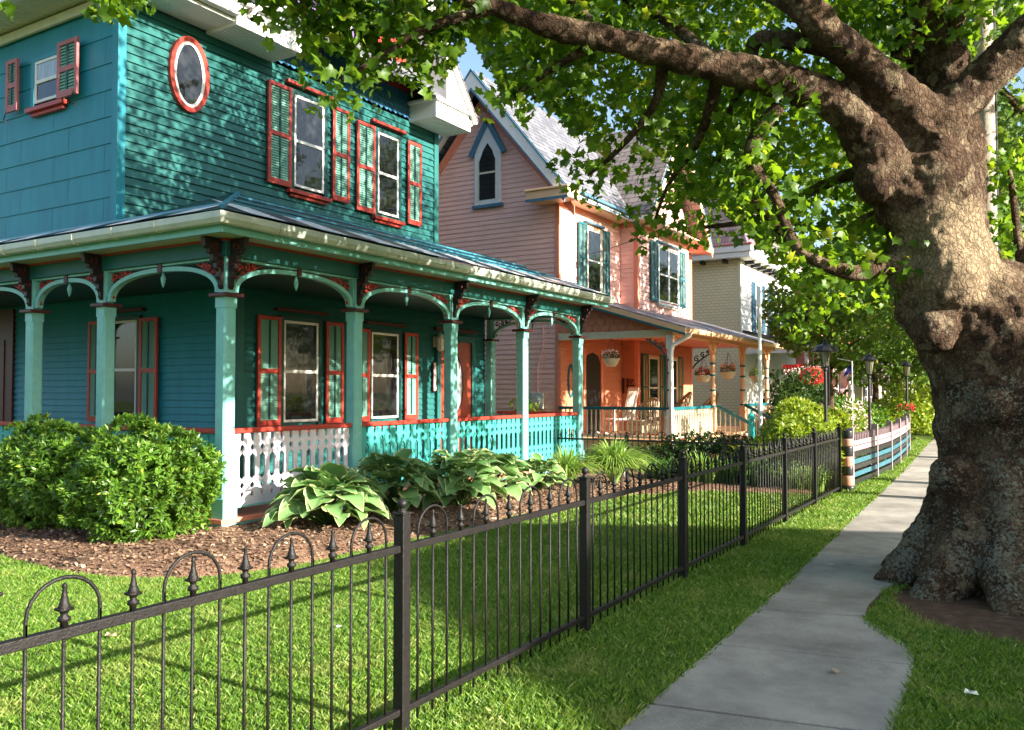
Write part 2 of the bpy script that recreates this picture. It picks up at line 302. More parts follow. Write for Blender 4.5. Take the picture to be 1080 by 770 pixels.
def rand_rot(N,up=.6,droop=0):
    # z axis (leaf normal) biased up; random heading
    nz=rng.normal(size=(N,3))*(1-up); nz[:,2]+=up; nz/=np.linalg.norm(nz,axis=1)[:,None]
    h=rng.normal(size=(N,3)); y=h-(h*nz).sum(1)[:,None]*nz; y/=np.linalg.norm(y,axis=1)[:,None]; 
    if droop: y[:,2]-=droop; y-= (y*nz).sum(1)[:,None]*nz*0; y/=np.linalg.norm(y,axis=1)[:,None]; nz=nz-(nz*y).sum(1)[:,None]*y; nz/=np.linalg.norm(nz,axis=1)[:,None]
    x=np.cross(y,nz); return np.stack([x,y,nz],axis=1)  # rows are axes
def leaves(name,pos,size,tmpl,m,parent=None,up=.5,rot=None,droop=0):
    tv,tf=tmpl; N=len(pos); Rm=rand_rot(N,up,droop) if rot is None else rot
    sz=np.asarray(size)*rng.uniform(.65,1.25,N)
    V=(tv[None,:,:]@Rm)*sz[:,None,None]+pos[:,None,:]
    K=len(tv); tfa=np.array(tf); L=(tfa[None]+(np.arange(N)*K)[:,None,None]).ravel(); st=np.arange(N*len(tf))*tfa.shape[1]
    return mesh_np(name,V.reshape(-1,3),L,st,m,parent)
def blob_pts(c,r,n,shell=.5,sq=1.):
    d=rng.normal(size=(n,3)); d/=np.linalg.norm(d,axis=1)[:,None]
    rad=(shell+(1-shell)*rng.random(n))**(1/2.)
    lump=np.array([1+.30*noise.noise(Vector(x)*1.7+Vector(c))+.16*noise.noise(Vector(x)*4.5+Vector(c)) for x in d])
    p=d*(rad*lump)[:,None]*np.array(r if hasattr(r,'__len__') else (r,r,r*sq)); return p+np.array(c)
# ================= GROUND =================
def struct(o): return tag(o,kind='structure')
g=MB(); g.poly((-400,-60,0),(400,-60,0),(400,900,0),(-400,900,0)); struct(g.build('lawn_ground','lawnbase'))
g=MB(); g.poly((2.6,-60,-.0),(9.6,-60,0),(9.6,300,0),(2.6,300,0)); g.T=lambda u,v,n:(u,v,.004); struct(g.build('road','asphalt'))
g=MB(); g.box(2.4,2.6,-60,300,-.05,.11); struct(g.build('kerb','concrete',bevel=.02))
g=MB(); g.box(9.6,9.8,-60,300,-.05,.11); struct(g.build('far_kerb','concrete',bevel=.02))
# sidewalk: slabs following the gently bending edge, notched around the tree
LE=[(-3,-1.50),(3.74,-1.66),(7.5,-1.74),(11,-1.88),(14,-1.98),(18,-2.12),(25,-2.45),(40,-3.1)]
def lx(y): return float(np.interp(y,[a for a,b in LE],[b for a,b in LE]))
NOT=[(4.2,-.57),(5.0,-.58),(5.45,-.60),(5.75,-.66),(6.05,-.86),(6.35,-1.01),(6.7,-1.05),(7.2,-1.02),(7.8,-.92),(8.6,-.80),(9.6,-.78)]
def rx(y):
    if 4.2<y<9.6: return float(np.interp(y,[a for a,b in NOT],[b for a,b in NOT]))
    return lx(y)+1.10 if y<=4.2 else lx(y)+1.10
joints=[-2.1,-.85,.4,1.65,2.92,4.2,5.35,6.35,7.47,8.72,9.95,11.2,12.6,14.0,15.4,16.8,18.2,19.6,21,22.4,23.8,25.2,26.6,28,30,32,34,36,38,40]
g=MB()
for a,b in zip(joints[:-1],joints[1:]):
    ys=np.linspace(a+.014,b-.014,9); tilt=rng.uniform(-.003,.003)
    vs=[];
    for y in ys: 
        sk=.28*(1 if y else 0)
        vs+= [(lx(y),y-.10,.022+tilt*(y-a)),(rx(y),y+.10,.022+tilt*(y-a))]
    n=len(vs); top=list(vs); low=[(x,y,-.03) for x,y,z in vs]
    fs=[(2*i,2*i+1,2*i+3,2*i+2) for i in range(8)]+[(2*i,2*i+2,n+2*i+2,n+2*i) for i in range(8)]+[(2*i+1,n+2*i+1,n+2*i+3,2*i+3) for i in range(8)]+[(0,n,n+1,1),(n-2,n-1,2*n-1,2*n-2)]
    g.add(top+low,fs)
struct(g.build('sidewalk','concrete',bevel=.006))
g=MB(); g.poly(*[(lx(y)-.02,y,.008) for y in (-3,5,12,25,40)],*[(rx(y)+.03,y,.008) for y in (40,25,12,9,8,7,6.5,6,5.5,5,4,-3)]); struct(g.build('sidewalk_bed','soil'))
# front walk to the crossing far down the street
g=MB(); g.box(-9,-1.8,40.2,43,-.02,.02); struct(g.build('cross_path','concrete'))
# mulch bed: a raised mound with rough surface
bed=[(-16,5.3),(-12,4.9),(-10.2,4.75),(-8.7,4.5),(-7.3,4.36),(-6.64,4.45),(-5.95,4.85),(-5.68,5.5),(-5.62,6.97),(-5.51,8.2),(-5.39,10.4),(-5.05,12.0),(-4.6,12.75),(-3.9,13.05),(-3.2,13.1),(-2.75,13.3),(-2.7,14.5),(-3,24),(-9.5,24),(-9.5,6.4),(-16,6.4)]
def inside(x,y,poly):
    c=False; j=len(poly)-1
    for i in range(len(poly)):
        xi,yi=poly[i]; xj,yj=poly[j]
        if (yi>y)!=(yj>y) and x<(xj-xi)*(y-yi)/(yj-yi)+xi: c=not c
        j=i
    return c
def dist_edge(x,y,poly):
    d=9
    for i in range(len(poly)):
        a=np.array(poly[i]);b=np.array(poly[(i+1)%len(poly)]);p=np.array((x,y)); t=max(0,min(1,float((p-a)@(b-a)/((b-a)@(b-a))))); d=min(d,float(np.linalg.norm(p-a-t*(b-a))))
    return d
def bed_h(x,y):
    d=dist_edge(x,y,bed)
    if not inside(x,y,bed): return -.02-.1*d
    return .02+.11*(1-math.exp(-d/.22))+.035*noise.noise(Vector((x*3,y*3,0)))+.018*noise.noise(Vector((x*13,y*13,3)))
st=.07; nx=int((16-2.4)/st); ny=int((15-4.2)/st)
XS=[-16+i*st for i in range(nx+1)]; YS=[4.2+j*st for j in range(ny+1)]
vs=[];fs=[]
for y in YS:
    for x in XS:
        if x<-9.6 and y>6.4 or y>8 and x<-7.9: vs.append((x,y,-.3)); continue
        vs.append((x,y,bed_h(x,y)))
for j in range(ny):
    for i in range(nx):
        a=j*(nx+1)+i; q=(a,a+1,a+nx+2,a+nx+1)
        if max(vs[k][2] for k in q)>0.0: fs.append(q)
g=MB(); g.v=vs; g.f=fs; struct(g.build('mulch_bed','mulch',smooth=True))
g=MB(); g.poly((-9.6,15,.06),(-2.8,15,.06),(-2.8,24,.06),(-9.6,24,.06)); struct(g.build('neighbour_bed','mulch'))
# bark chips
N=16000; P=[]
while len(P)<N:
    x=rng.uniform(-10.5,-4.6); y=rng.uniform(4.3,13.2)
    if inside(x,y,bed) and x>-7.6 or (y<6.3 and inside(x,y,bed)): P.append((x,y,bed_h(x,y)+.008))
o=leaves('bark_chips',np.array(P),.05,TRI,'chip',up=.72); tag(o,'loose brown bark chips covering the raised flower bed','bark mulch',kind='stuff')
# soil collar round the street tree
g=MB(); g.poly(*[(.0+1.10*math.cos(a)*(1+.1*math.sin(3*a)),7.25+1.05*math.sin(a)*(1+.08*math.cos(4*a)),.012) for a in np.linspace(0,2*math.pi,40)[:-1]]); struct(g.build('bare_soil','soil'))
# ---- grass blades ----
def grass(name,regions,label):
    pts=[];sz=[]
    for (x0,x1,y0,y1,dens,h) in regions:
        n=int((x1-x0)*(y1-y0)*dens); x=rng.uniform(x0,x1,n); y=rng.uniform(y0,y1,n); pts.append(np.stack([x,y],1)); sz.append(np.full(n,h))
    p=np.concatenate(pts); h=np.concatenate(sz)
    keep=np.ones(len(p),bool)
    lxv=np.interp(p[:,1],[a for a,b in LE],[b for a,b in LE]); rxv=np.array([rx(y) for y in p[:,1]])
    e=rng.uniform(-.03,.035,len(p)); keep&=~((p[:,0]>lxv-e)&(p[:,0]<rxv+e))
    d=np.hypot(p[:,0]-.05,p[:,1]-7.25); keep&=(d>.92+.30*rng.random(len(p)))
    # thin patches below the fence line
    w=(np.abs(p[:,0]+2.52)<.12)&(rng.random(len(p))<.5); keep&=~w
    near=(p[:,0]<-4.3)&keep; idx=np.where(near)[0]
    for i in idx:
        if inside(p[i,0],p[i,1],bed): keep[i]=False
    p=p[keep];h=h[keep];N=len(p)
    patch=np.array([noise.noise(Vector((a*1.7,b*1.7,0))) for a,b in p]); h=h*(1+.35*patch)*rng.uniform(.55,1.3,N)
    a=rng.uniform(0,2*math.pi,N); w=rng.uniform(.0024,.0042,N)*(1+.35*np.hypot(p[:,0],p[:,1])/6); ln=rng.uniform(.2,1.0,N)*h; b=rng.uniform(0,2*math.pi,N)
    V=np.zeros((N,4,3)); dx=np.cos(a)*w; dy=np.sin(a)*w
    V[:,0,:2]=p+np.stack([dx,dy],1); V[:,1,:2]=p-np.stack([dx,dy],1)
    m=p+np.stack([np.cos(b),np.sin(b)],1)*(ln*.35)[:,None]; V[:,2,:2]=m-np.stack([dx,dy],1)*.7; V[:,2,2]=h*.6
    V[:,3,:2]=p+np.stack([np.cos(b),np.sin(b)],1)*ln[:,None]; V[:,3,2]=h
    V[:,:,2]+=.002
    t=np.array([0,1,2,0,2,3]); L=(t[None]+np.arange(N)[:,None]*4).ravel()
    o=mesh_np(name,V.reshape(-1,3),L,np.arange(2*N)*3,'grass'); tag(o,label,'grass',kind='stuff')
grass('grass_lawn',[(-7,-2.5,1.6,5.6,15000,.042),(-9,-7,2.5,5.6,8000,.046),(-7,-2.5,5.6,9,8500,.046),(-6,-2.5,9,14,2600,.06),(-12,-9,3,5.6,1500,.06)],'mown front lawn between the iron fence and the mulch bed')
grass('grass_verge',[(-2.5,-1.3,2.2,6.5,16000,.042),(-2.5,-1.3,6.5,11,8500,.046),(-2.6,-1.5,11,18,2600,.06),(-3.1,-1.5,18,30,900,.07),
   (-1.0,1.6,3.2,8.0,13000,.040),(-1,2.4,8,14,800,.06),(-1,2.4,14,30,300,.07)],'grass verge on both sides of the sidewalk')
# ================= IRON FENCE =================
def finial_prof(s=1): return [(.011*s,0),(.011*s,.02*s),(.019*s,.025*s),(.019*s,.035*s),(.010*s,.042*s),(.013*s,.052*s),(.022*s,.060*s),(.016*s,.075*s),(.010*s,.095*s),(.006*s,.12*s),(.008*s,.128*s),(.007*s,.135*s),(.001,.14*s)]
def fence_bay(par,P0,P1,zr,zt,base,npk,m='iron',pw=.0065,arch_r=True,rail=(.034,.033)):
    """pickets, hoops and spear tips of one bay between two points, all one piece of ironwork"""
    P0=Vector(P0);P1=Vector(P1);d=(P1-P0);L=d.length;d.normalize()
    def pt(s,z): return (P0.x+d.x*s,P0.y+d.y*s,z)
    r=MB(); r.beam(pt(.03,zr),pt(L-.03,zr),rail[0],rail[1]); r.build('top_rail',m,par,bevel=.003)
    r=MB(); r.beam(pt(.03,base),pt(L-.03,base),rail[0],rail[1]*.9); r.build('bottom_rail',m,par,bevel=.003)
    g=MB(); s=L/(npk+1)
    for k in range(1,npk+1):
        u=s*k; hoop=(k%4 in (1,3))
        g.tube([pt(u,base-.07),pt(u,zr+.01 if not hoop else zr+.05)],pw,6)
    for k in range(1,npk-1,4):
        a=s*k;b=s*(k+2); c=(a+b)/2; rr=(b-a)/2
        if b<L: g.tube([pt(a,zr)]+[pt(c-rr*math.cos(t),zr+.06+rr*.92*math.sin(t)) for t in np.linspace(0,math.pi,13)]+[pt(b,zr)],pw,6)
    pp=g.build('picket_panel',m,par,smooth=True)
    for k in range(1,npk+1):
        if k%4 in (2,0):
            f=MB(); x,y,_=pt(s*k,0); f.lathe(finial_prof(1.0),(x,y,zr+.012),7)
            f.box(x-.02,x+.02,y-.02,y+.02,zr+.068,zr+.076)
            f.build('spear_tip',m,pp,smooth=True)
def fence_post(par,x,y,z,w,m='iron'):
    g=MB(); g.box(x-w/2,x+w/2,y-w/2,y+w/2,-.05,z-.06); g.box(x-w/2-.006,x+w/2+.006,y-w/2-.006,y+w/2+.006,z-.06,z-.048)
    p=g.build('post',m,par,bevel=.004)
    b=MB(); b.lathe([(.03,0),(.014,.008),(.012,.018),(.02,.026),(.024,.04),(.02,.054),(.008,.062),(.001,.063)],(x,y,z-.048),12); b.build('ball_cap',m,p,smooth=True)
FX=-2.52
fe=thing('iron_fence',(FX,7,0),'long black iron fence with hoops and spear tips beside the sidewalk','fence')
py_=[-.45,1.32-.0,3.17,5.09,6.95,8.72,10.45,12.1,13.86]
py_[1]=1.30
for y in py_: fence_post(fe,FX,y,1.08,.058)
for a,b in zip(py_[:-1],py_[1:]): fence_bay(fe,(FX,a,0),(FX,b,0),.865,1,.115,15)
sf=thing('side_fence',(-6,14.0,0),'low black hooped iron fence between the two front yards','fence')
xs=[-2.62,-4.35,-6.1,-7.85,-9.2]
for x in xs[0:]: fence_post(sf,x,13.98,.86,.06,'blackiron')
for a,b in zip(xs[:-1],xs[1:]): fence_bay(sf,(a,13.98,0),(b,13.98,0),.72,1,.1,15,'blackiron')
# ================= STRIPED FENCE + POST further on =================
M['salmonpost']=mat('salmon_post_paint',(.50,.22,.16),.5,.4)
M['rosegrey']=mat('rose_grey_paint',(.22,.15,.16),.6,.3)
M['blackpaint']=mat('glossy_black_paint',(.015,.015,.017),.35,.5)
M['paleblue']=mat('pale_blue_paint',(.03,.12,.16),.45,.4)
M['chalk']=mat('chalk_white_paint',(.27,.22,.23),.55,.3)
bp_=thing('striped_post',(-2.48,14.35,0),'stout post banded in salmon pink and black at the fence corner','post')
zz=[0,.10,.26,.40,.56,.72,.84,.97]
for i,(a,b) in enumerate(zip(zz[:-1],zz[1:])):
    g=MB(); r=.085 if i!=0 else .11; g.lathe([(r*.96,0),(r,.02),(r,b-a-.02),(r*.96,b-a)],(-2.48,14.35,a),14); g.build('band','blackpaint' if i%2==0 else 'salmonpost',bp_,smooth=True)
st_=thing('striped_fence',(-2.5,18,0),'board fence painted in white, turquoise and black stripes with a pointed picket top','fence')
fp=[(-2.48,14.6),(-2.40,16.6),(-2.38,18.3),(-2.45,20.2),(-2.55,22.2),(-2.7,24.2)]
for x,y in fp:
    g=MB(); g.box(x-.05,x+.05,y-.05,y+.05,0,1.0); g.build('post','chalk',st_)
for i,(a,b) in enumerate(zip(fp[:-1],fp[1:])):
    for j,(z,c) in enumerate([(.12,'blackpaint'),(.24,'paleblue'),(.36,'blackpaint'),(.45,'paleblue'),(.56,'blackpaint'),(.66,'chalk'),(.75,'chalk')]):
        g=MB(); g.beam((a[0]+.03,a[1],z),(b[0]+.03,b[1],z),.02,.075); g.build('board',c,st_)
    g=MB(); n=15
    for k in range(n):
        t=(k+.5)/n; x=a[0]+(b[0]-a[0])*t; y=a[1]+(b[1]-a[1])*t; g.prism([(y-.028,.60),(y+.028,.60),(y+.028,.85),(y,.91),(y-.028,.85)],-.01,.01,T=lambda u,v,q,x=x:(x+q,u,v))
    g.build('picket_top','rosegrey',st_)
# ================= HOUSE HELPERS =================
def clap(T,u0,u1,z0,z1,rev,name,m,par,lim=None,lip=.026,holes=()):
    """overlapping boards as real geometry; lim(z)->(a,b) narrows a course for gables"""
    g=MB(T); z=z0
    while z<z1-.01:
        t=min(z+rev,z1)
        a,b=(u0,u1)
        if lim: 
            a,b=lim((z+t)/2); a=max(a,u0); b=min(b,u1)
        if b-a>.05:
            g.poly((a,z,lip),(b,z,lip),(b,t,.003),(a,t,.003)); g.poly((a,z,0),(b,z,0),(b,z,lip),(a,z,lip))
            g.poly((a,z,0),(a,z,lip),(a,t,.003)); g.poly((b,z,lip),(b,z,0),(b,t,.003))
        z=t
    return g.build(name,m,par)
def window(T,u0,u1,v0,v1,par,casing='teal_dark',sash='white',sill='red',head=None,glassm='glass',mull=False,lowm=None):
    w=.07
    g=MB(T); g.box(u0-w,u0,v0-w,v1+w,0,.05); g.box(u1,u1+w,v0-w,v1+w,0,.05); g.box(u0,u1,v1,v1+w,0,.05); f=g.build('window',casing,par,bevel=.004)
    s=MB(T); t=.04; vm=(v0+v1)/2
    for a,b,c,d in ((u0,u0+t,v0,v1),(u1-t,u1,v0,v1),(u0+t,u1-t,v0,v0+t),(u0+t,u1-t,v1-t,v1),(u0+t,u1-t,vm-t*.6,vm+t*.6)): s.box(a,b,c,d,.02,.042 if c<vm-.1 or b-a<.1 else .044)
    if mull:
        um=(u0+u1)/2; s.box(um-.06,um+.06,v0,v1,.021,.047)
    s.build('sash',sash,f,bevel=.004)
    g=MB(T); g.poly((u0+t,v0+t,.026),(u1-t,v0+t,.026),(u1-t,vm,.026),(u0+t,vm,.026)); g.build('lower_pane',lowm or glassm,f)
    g=MB(T); g.poly((u0+t,vm,.032),(u1-t,vm,.032),(u1-t,v1-t,.032),(u0+t,v1-t,.032)); g.build('upper_pane',glassm,f)
    g=MB(T); g.box(u0-w-.06,u1+w+.06,v0-w-.05,v0-w+.01,0,.10); g.box(u0-w,u1+w,v0-w-.10,v0-w-.052,0,.05); g.build('sill',sill,f,bevel=.006)
    if head: g=MB(T); g.box(u0-w-.10,u1+w+.10,v1+w+.06,v1+w+.11,0,.09); g.build('drip_cap',head,f,bevel=.005)
    return f
SLAT_CACHE={}
def shutter(T,u0,u1,v0,v1,par,fr='red',lo='louv',rod='teal_dark',n0=.03,ang=0,midrail=.5):
    def TT(u,v,n): return T(u,v,n)
    w=.055; vm=v0+(v1-v0)*midrail; um=(u0+u1)/2
    g=MB(T)
    g.box(u0,u0+w,v0,v1,n0,n0+.035); g.box(u1-w,u1,v0,v1,n0,n0+.035); g.box(u0+w,u1-w,v0,v0+w*1.6,n0,n0+.034); g.box(u0+w,u1-w,v1-w,v1,n0,n0+.034); g.box(u0+w,u1-w,vm-w*.6,vm+w*.6,n0,n0+.034)
    s=g.build('shutter',fr,par,bevel=.003)
    l=MB(T)
    for a,b in ((v0+w*1.6,vm-w*.6),(vm+w*.6,v1-w)):
        n=max(3,int((b-a)/.036)); h=(b-a)/n
        for k in range(n):
            z=a+k*h; l.poly((u0+w,z,n0+.026),(u1-w,z,n0+.026),(u1-w,z+h*.98,n0+.006),(u0+w,z+h*.98,n0+.006)); l.poly((u0+w,z,n0+.026),(u0+w,z,n0+.018),(u1-w,z,n0+.018),(u1-w,z,n0+.026))
    l.poly((u0+w,v0+w,n0+.003),(u1-w,v0+w,n0+.003),(u1-w,v1-w,n0+.003),(u0+w,v1-w,n0+.003))
    l.build('louvres',lo,s)
    r=MB(T); r.box(um-.014,um+.014,v0+w*1.8,vm-w*.7,n0+.024,n0+.036); r.box(um-.014,um+.014,vm+w*.7,v1-w*1.1,n0+.024,n0+.036); r.build('tilt_rod',rod,s)
    return s
def spiral(c,r0,turns,a0,sgn=1,n=22):
    return [(c[0]+r0*(1-.85*t)*math.cos(a0+sgn*turns*2*math.pi*t),c[1]+r0*(1-.85*t)*math.sin(a0+sgn*turns*2*math.pi*t)) for t in np.linspace(0,1,n)]
# ================= GREEN HOUSE =================
XR=-9.6; XP=-7.5; YP=6.35; YL=8.35
gh=thing('green_house',(-11,10,0),'teal Victorian house with wraparound arched porch and brick red shutters','house')
g=MB(); g.box(-20,XR-.03,6.48,13.1,3.3,6.7); g.build('upper_wall_core','teal_dark',gh)
g=MB(); g.box(-20,XR-.03,YL+.03,14.8,0,3.5); g.build('lower_wall_core','teal_dark',gh)
TR=PX(XR); TL=PY(6.45); TLL=PY(YL)
clap(PX(XR-.03),6.48,13.1,3.72,6.52,.112,'upper_clapboards','teal',gh)
clap(PX(XR-.03),YL,14.8,.2,3.12,.105,'porch_clapboards','teal',gh)
clap(PY(YL+.03),-19,XR-.05,.2,3.12,.105,'porch_side_clapboards','teal_side',gh)
# wide shingle panels on the left face
g=MB(PY(6.48)); z=3.7; rows=[3.7,4.02,4.36,4.70,5.04,5.38,5.72,6.06,6.5]
for i,(a,b) in enumerate(zip(rows[:-1],rows[1:])):
    x=-20+(.35 if i%2 else 0)
    while x<XR-.12:
        w=1.12; xe=min(x+w,XR-.12); g.poly((x+.003,a,.016),(xe-.003,a,.016),(xe-.003,b,.004),(x+.003,b,.004)); g.poly((x+.003,a,0),(xe-.003,a,0),(xe-.003,a,.016),(x+.003,a,.016)); x+=w
g.build('side_shingle_panels','teal_side',gh)
g=MB(); g.box(XR-.12,XR+.005,6.425,6.44+.1,3.6,6.5); g.build('corner_board','teal_side',gh,bevel=.004)
g=MB(); g.box(XR-.02,XR+.012,13.0,13.13,3.6,6.5); g.build('corner_board','teal',gh,bevel=.004)
g=MB(); g.box(XR-.11,XR+.006,YL-.02,YL+.1,.2,3.1); g.build('corner_board','teal',gh,bevel=.004)
# windows + shutters, upper storey
for (a,b,v0,v1,sh) in ((9.34,10.02,4.70,6.15,((8.83,9.30),(10.20,10.60))),(11.30,11.90,4.64,6.08,((10.78,11.24),(12.15,12.55)))):
    window(PX(XR-.012),a+.03,b-.0,v0+.03,v1,gh,casing='teal_dark',head='red',sill='red')
    for s0,s1 in sh: shutter(PX(XR-.01),s0,s1,v0-.02,v1+.06,gh)
for (a,b,v0,v1,sh) in ((9.16,9.92,1.12,2.66,((8.67,9.12),(10.08,10.48))),(11.16,11.92,1.12,2.60,((10.72,11.13),(12.08,12.46)))):
    window(PX(XR-.012),a+.03,b,v0,v1,gh,casing='teal_dark',head='maroon',sill='red')
    for s0,s1 in sh: shutter(PX(XR-.01),s0,s1,v0-.04,v1+.04,gh)
window(PY(YL),-12.52,-11.84,1.15,2.70,gh,casing='teal_dark',head='maroon',sill='red')
shutter(PY(YL),-11.76,-11.33,1.1,2.72,gh); shutter(PY(YL),-13.08,-12.64,1.1,2.72,gh)
# small side window upstairs, with two short shutters standing off the wall
window(PY(6.46),-11.42,-10.82,5.46,6.03,gh,casing='teal_side',head=None,sill='red',glassm='curtain',lowm='glass')
M['fadedred']=mat('faded_red_paint',(.42,.13,.12),.5,.3)
s=shutter(PY(6.42),-10.80,-10.36,5.40,6.14,gh,fr='fadedred',lo='louv')
s=shutter(PY(6.42),-12.02,-11.74,5.42,6.14,gh,fr='fadedred',lo='louv')
for x in (-10.42,-11.98):
    g=MB(); g.tube([(x,6.36,5.44),(x+.02,6.33,5.38),(x-.02,6.33,5.32),(x,6.36,5.27)],.010,6); g.build('shutter_dog','blackiron',gh)
# oval window
def oval(T,c,rx_,rz_,w,n0,n1,name,m,par,n=40):
    g=MB(T); k=n
    A=[(c[0]+rx_*math.cos(2*math.pi*i/k),c[1]+rz_*math.sin(2*math.pi*i/k)) for i in range(k)]
    if w is None: g.poly(*[(a,b,n1) for a,b in A])
    else:
        B=[(c[0]+(rx_-w)*math.cos(2*math.pi*i/k),c[1]+(rz_-w)*math.sin(2*math.pi*i/k)) for i in range(k)]
        for i in range(k):
            j=(i+1)%k; g.poly((*A[i],n1),(*A[j],n1),(*B[j],n1),(*B[i],n1)); g.poly((*A[i],n0),(*A[j],n0),(*A[j],n1),(*A[i],n1)); g.poly((*B[j],n0),(*B[i],n0),(*B[i],n1),(*B[j],n1))
    return g.build(name,m,par)
ov=oval(PX(XR-.01),(7.46,5.84),.315,.51,.065,0,.055,'oval_window','red',gh)
oval(PX(XR-.01),(7.46,5.84),.25,.445,.045,0,.04,'sash','white',ov); oval(PX(XR-.01),(7.46,5.84),.205,.40,None,0,.03,'pane','glass',ov)
# front door (red, oval light), side door in the far left, lamp, house number board
g=MB(TR); g.box(13.05,13.16,.2,2.66,0,.06); g.box(14.22,14.33,.2,2.66,0,.06); g.box(13.16,14.22,2.55,2.66,0,.06); dj=g.build('door_casing','teal',gh,bevel=.005)
g=MB(TR); g.box(13.16,14.22,.2,2.55,-.005,.02); M['doorred']=mat('varnished_red_door',(.30,.05,.025),.3,.5,noise_amt=.3,nscale=5,stretch=(3,3,.6)); d=g.build('front_door','doorred',gh); 
oval(TR,(13.69,1.72),.26,.56,.035,.02,.035,'door_light_rim','maroon',d); oval(TR,(13.69,1.72),.225,.525,None,0,.026,'door_light','curtain',d)
g=MB(TR); g.ball((13.28,1.22,.05),.03); g.build('door_knob','cream',d,smooth=True)
g=MB(TR); g.box(13.0,14.4,2.74,2.80,0,.07); g.build('door_head','maroon',gh)
g=MB(TLL); g.box(-17.4,-15.35,.2,3.05,-.02,.03); d=g.build('dark_entry_door','maroon',gh)
g=MB(TLL); g.box(-17.2,-16.5,.5,2.5,.03,.045); g.box(-16.3,-15.6,.5,2.5,.03,.045); g.build('door_panel','maroon',d)
g=MB(TR); g.box(12.93,13.03,1.58,2.14,.015,.045); hn=g.build('house_number_board','maroon',gh,bevel=.004)
g=MB(TR); g.box(12.945,13.015,1.60,2.12,.045,.052)
g.build('white_face','white',hn,bevel=.003)
g=MB(TR)
for k,z in enumerate((2.0,1.86,1.72)): 
    g.tube([(12.98+.02*math.cos(t)*(1 if k!=1 else .8),z+.042*math.sin(t),.054) for t in np.linspace(0,2*math.pi,12)],.005,4)
g.build('numeral_marks','maroon',hn)
lm=MB(TR); lm.box(12.98,13.08,2.42,2.62,0,.03); la=lm.build('wall_lamp','gutter',gh)
g=MB(); g.lathe([(.03,0),(.075,.04),(.085,.22),(.10,.24),(.05,.31),(.015,.34)],(XR+.14,13.03,2.34),8); g.build('lantern','gutter',la); g=MB(); g.beam((XR+.02,13.03,2.55),(XR+.14,13.03,2.70),.02,.02); g.build('arm','gutter',la)
# porch floor, skirt
g=MB(); g.box(XR,XP+.10,YP-.12,14.95,.17,.215); g.box(-20,XR-.001,YP-.12,YL+.05,.17,.215); g.build('porch_floor','salmon',gh)
g=MB(); g.box(XP-.1,XP+.07,YP-.09,14.93,-.05,.168); g.box(-20,XP-.101,YP-.09,YP,-.05,.168); g.build('porch_skirt','mint',gh)
g=MB(); g.box(XR,XP-.02,YP+.02,14.9,3.08,3.10); g.box(-20,XR-.01,YP+.02,YL,3.08,3.10); g.build('porch_ceiling','teal_dark',gh)
# beams
g=MB(); g.box(XP-.09,XP+.09,YP-.09,14.94,3.06,3.25); g.box(-20,XP-.091,YP-.09,YP+.09,3.06,3.25); g.box(XR,XP-.091,14.76,14.94,3.06,3.25); g.build('porch_beam','teal',gh,bevel=.006)
g=MB(); g.box(XP+.091,XP+.105,YP-.10,14.95,3.225,3.25); g.box(-20,XP+.09,YP-.105,YP-.091,3.225,3.25); g.build('beam_bead','red',gh)
g=MB(); g.box(XP-.05,-7.12,5.97,15.35,3.252,3.27); g.box(-20,XP-.051,5.97,YP+.05,3.252,3.27); g.build('porch_soffit','gutter',gh)
g=MB(); g.box(-7.12,-7.09,5.94,15.38,3.24,3.38); g.box(-20,-7.121,5.94,5.97,3.24,3.38); g.build('porch_fascia','mint',gh)
# gutter
prof=[(0,.0),(.02,-.055),(.06,-.085),(.105,-.075),(.135,-.03),(.14,.035),(.125,.035),(.0,.035)]
g=MB(); pr=[(a,b+3.39) for a,b in prof]
k=len(pr); ya,yb=5.80,15.4
vs=[(-7.09+a,5.94-a,b) for a,b in pr]+[(-7.09+a,yb,b) for a,b in pr]+[(-20,5.94-a,b) for a,b in pr]
g.add(vs,[(i,(i+1)%k,k+(i+1)%k,k+i) for i in range(k)]+[(2*k+i,2*k+(i+1)%k,(i+1)%k,i) for i in range(k)]+[tuple(range(k,2*k))])
gt=g.build('gutter','gutter',gh)
g=MB()
for y in np.arange(6.6,15.3,.62): g.tube([(-7.09+a+.004*(a>.05),y,b+3.39-.004) for a,b in prof[:6]],.008,5)
for x in np.arange(-14,-7.3,.75): g.tube([(x,5.94-a-.004*(a>.05),b+3.39-.004) for a,b in prof[:6]],.008,5)
g.build('gutter_hanger','cream',gt)
# porch roof: alternating tin panels at the eave, battened metal above
E0=(-7.07,5.92,3.565); SX=.365; SY=.395
def zr(x): return 3.475+( -7.07-x)*SX
def zl(y): return 3.475+(y-5.92)*SY
g=MB(); g.poly((-7.07,5.92,3.475),(-7.07,15.4,3.475),(-9.62,15.4,zr(-9.62)),(-9.62,8.33,zr(-9.62))); g.poly((-7.07,15.4,3.45),(-7.07,15.4,3.475),(-9.62,15.4,zr(-9.62)),(-9.62,15.4,3.3))
g.poly((-20,5.92,3.475),(-7.07,5.92,3.475),(-9.62,8.33,zl(8.33)),(-9.62,6.44,zl(6.44)),(-20,6.44,zl(6.44))); rf=g.build('porch_roof','blueroof',gh)
def strip(name,m,odd):
    g=MB()
    for i,y in enumerate(np.arange(6.30,15.4,.53)):
        if i%2==odd: g.poly((-7.06,y,3.484),(-7.06,min(y+.53,15.4),3.484),(-7.72,min(y+.53,15.4),zr(-7.72)+.012),(-7.72,y,zr(-7.72)+.012))
    for i,x in enumerate(np.arange(-7.45,-19,-.53)):
        if i%2==odd: g.poly((x,5.91,3.484),(x-.53,5.91,3.484),(x-.53,6.30,zl(6.30)+.012),(x,6.30,zl(6.30)+.012))
    g.build(name,m,rf)
